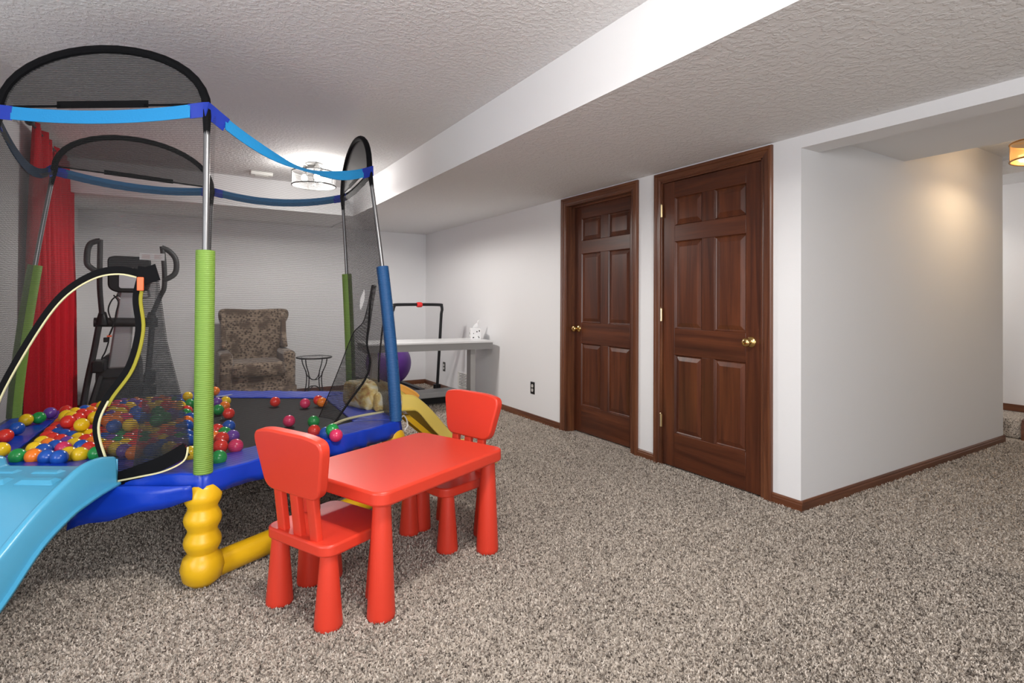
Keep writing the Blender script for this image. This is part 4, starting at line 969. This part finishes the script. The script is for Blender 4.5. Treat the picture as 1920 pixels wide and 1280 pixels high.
# ------------------------------------------------------------------ ceiling lamps
def lamp(name, c, zc, rad, h0, h1, wire, sheer, bulbmat, watts, col, label, group=None, glow=.24):
    """c centre; zc ceiling; drum between heights h1 (top) and h0 (bottom)"""
    r = root(name, (c[0], c[1], zc), label, 'ceiling lamp', group); C_ = Matrix.Translation(V((c[0], c[1], 0)))
    m = MB(); m.lathe([(.0, zc), (.075, zc), (.075, zc - .012), (.06, zc - .022), (.0, zc - .022)], 28, C_, cap=False); m.build('canopy', wire, r)
    m = MB(); m.lathe([(.008, zc - .02), (.008, h0 + .02)], 10, C_); m.lathe([(.012, h0 + .0), (.012, h0 + .02)], 12, C_); m.build('stem', wire, r)
    ring = lambda z, rr: [V((c[0] + rad * math.cos(a), c[1] + rad * math.sin(a), z)) for a in [2 * math.pi * k / 48 for k in range(48)]]
    for z in (h0, h1):
        m = MB(); m.tube(ring(z, rad), .0055, 8, closed=True); m.build('rim', wire, r)
    m = MB()
    for k in range(5):
        a = 2 * math.pi * k / 5 + .4; m.tube([V((c[0] + rad * math.cos(a), c[1] + rad * math.sin(a), h0)), V((c[0] + rad * math.cos(a), c[1] + rad * math.sin(a), h1))], .0035, 6)
    for k in range(3):
        a = 2 * math.pi * k / 3; m.tube([V((c[0], c[1], h1 - .005)), V((c[0] + rad * math.cos(a), c[1] + rad * math.sin(a), h1))], .0035, 6)
    m.build('cage', wire, r)
    m = MB(); m.lathe([(rad - .002, h0), (rad - .002, h1)], 48, C_, cap=False); m.build('shade', sheer, r, ang=180)
    for k in range(3):
        a = 2 * math.pi * k / 3 + .6; q = V((c[0] + .085 * math.cos(a), c[1] + .085 * math.sin(a), 0))
        m = MB(); m.lathe([(.014, zc - .02), (.014, h1 - .03 + .03)], 12, Matrix.Translation(q)); m.tube([V((c[0], c[1], zc - .03)), V((q.x, q.y, zc - .03))], .007, 6); so = m.build('socket', wire, r)
        zb = (h0 + h1) / 2 + .01
        m = MB(); m.lathe([(.0, zb - .035), (.015, zb - .031), (.026, zb - .012), (.027, zb + .004), (.018, zb + .026), (.012, h1 - .02), (.0, h1 - .02)], 16, Matrix.Translation(q), cap=False); m.build('bulb', bulbmat, so, ang=70)
        l = bpy.data.lights.new('bulb_light', 'SPOT'); l.spot_size = math.radians(172); l.spot_blend = .35; l.energy = watts; l.color = col; l.shadow_soft_size = .05
        g = bpy.data.lights.new('bulb_glow', 'POINT'); g.energy = watts * glow; g.color = col; g.shadow_soft_size = .04
        go = bpy.data.objects.new('bulb_glow', g); COL.objects.link(go); go.location = (q.x + .036 * math.cos(a), q.y + .036 * math.sin(a), zb)
        lo = bpy.data.objects.new('bulb_light', l); COL.objects.link(lo); lo.location = (q.x + .012 * math.cos(a) * 3, q.y + .012 * math.sin(a) * 3, zb - .055)
lamp('ceiling_lamp', (1.03, 5.16), ZC, .19, 2.215, 2.335, 'wire_grey', 'drum_glass', 'bulb', LAMP_W, (1, .96, .91), 'clear drum ceiling lamp with glowing bulbs over the trampoline', 'ceiling lamps')
lamp('ceiling_lamp', (.70, 1.22), ZC, .19, 2.215, 2.335, 'wire_grey', 'drum_glass', 'bulb', LAMP_W, (1, .96, .91), 'added clear drum ceiling lamp above the camera, unseen fill light', 'ceiling lamps')  # assumed fixture, added out of view to light the near half of the room
lamp('ceiling_lamp', (4.97, 1.22), 2.42, .20, 2.15, 2.27, 'gold_wire', 'amber_sheer', 'warm_bulb', HALL_W, (1, .74, .45), 'amber drum ceiling lamp in the hall at the right edge', 'ceiling lamps', glow=1.1)
lamp('ceiling_lamp', (6.32, 2.9), 2.30, .17, 2.06, 2.17, 'wire_grey', 'drum_glass', 'bulb', 9, (1, .96, .92), 'added clear drum ceiling lamp over the stair landing, unseen fill light', 'ceiling lamps')  # added out of view to brighten the landing walls
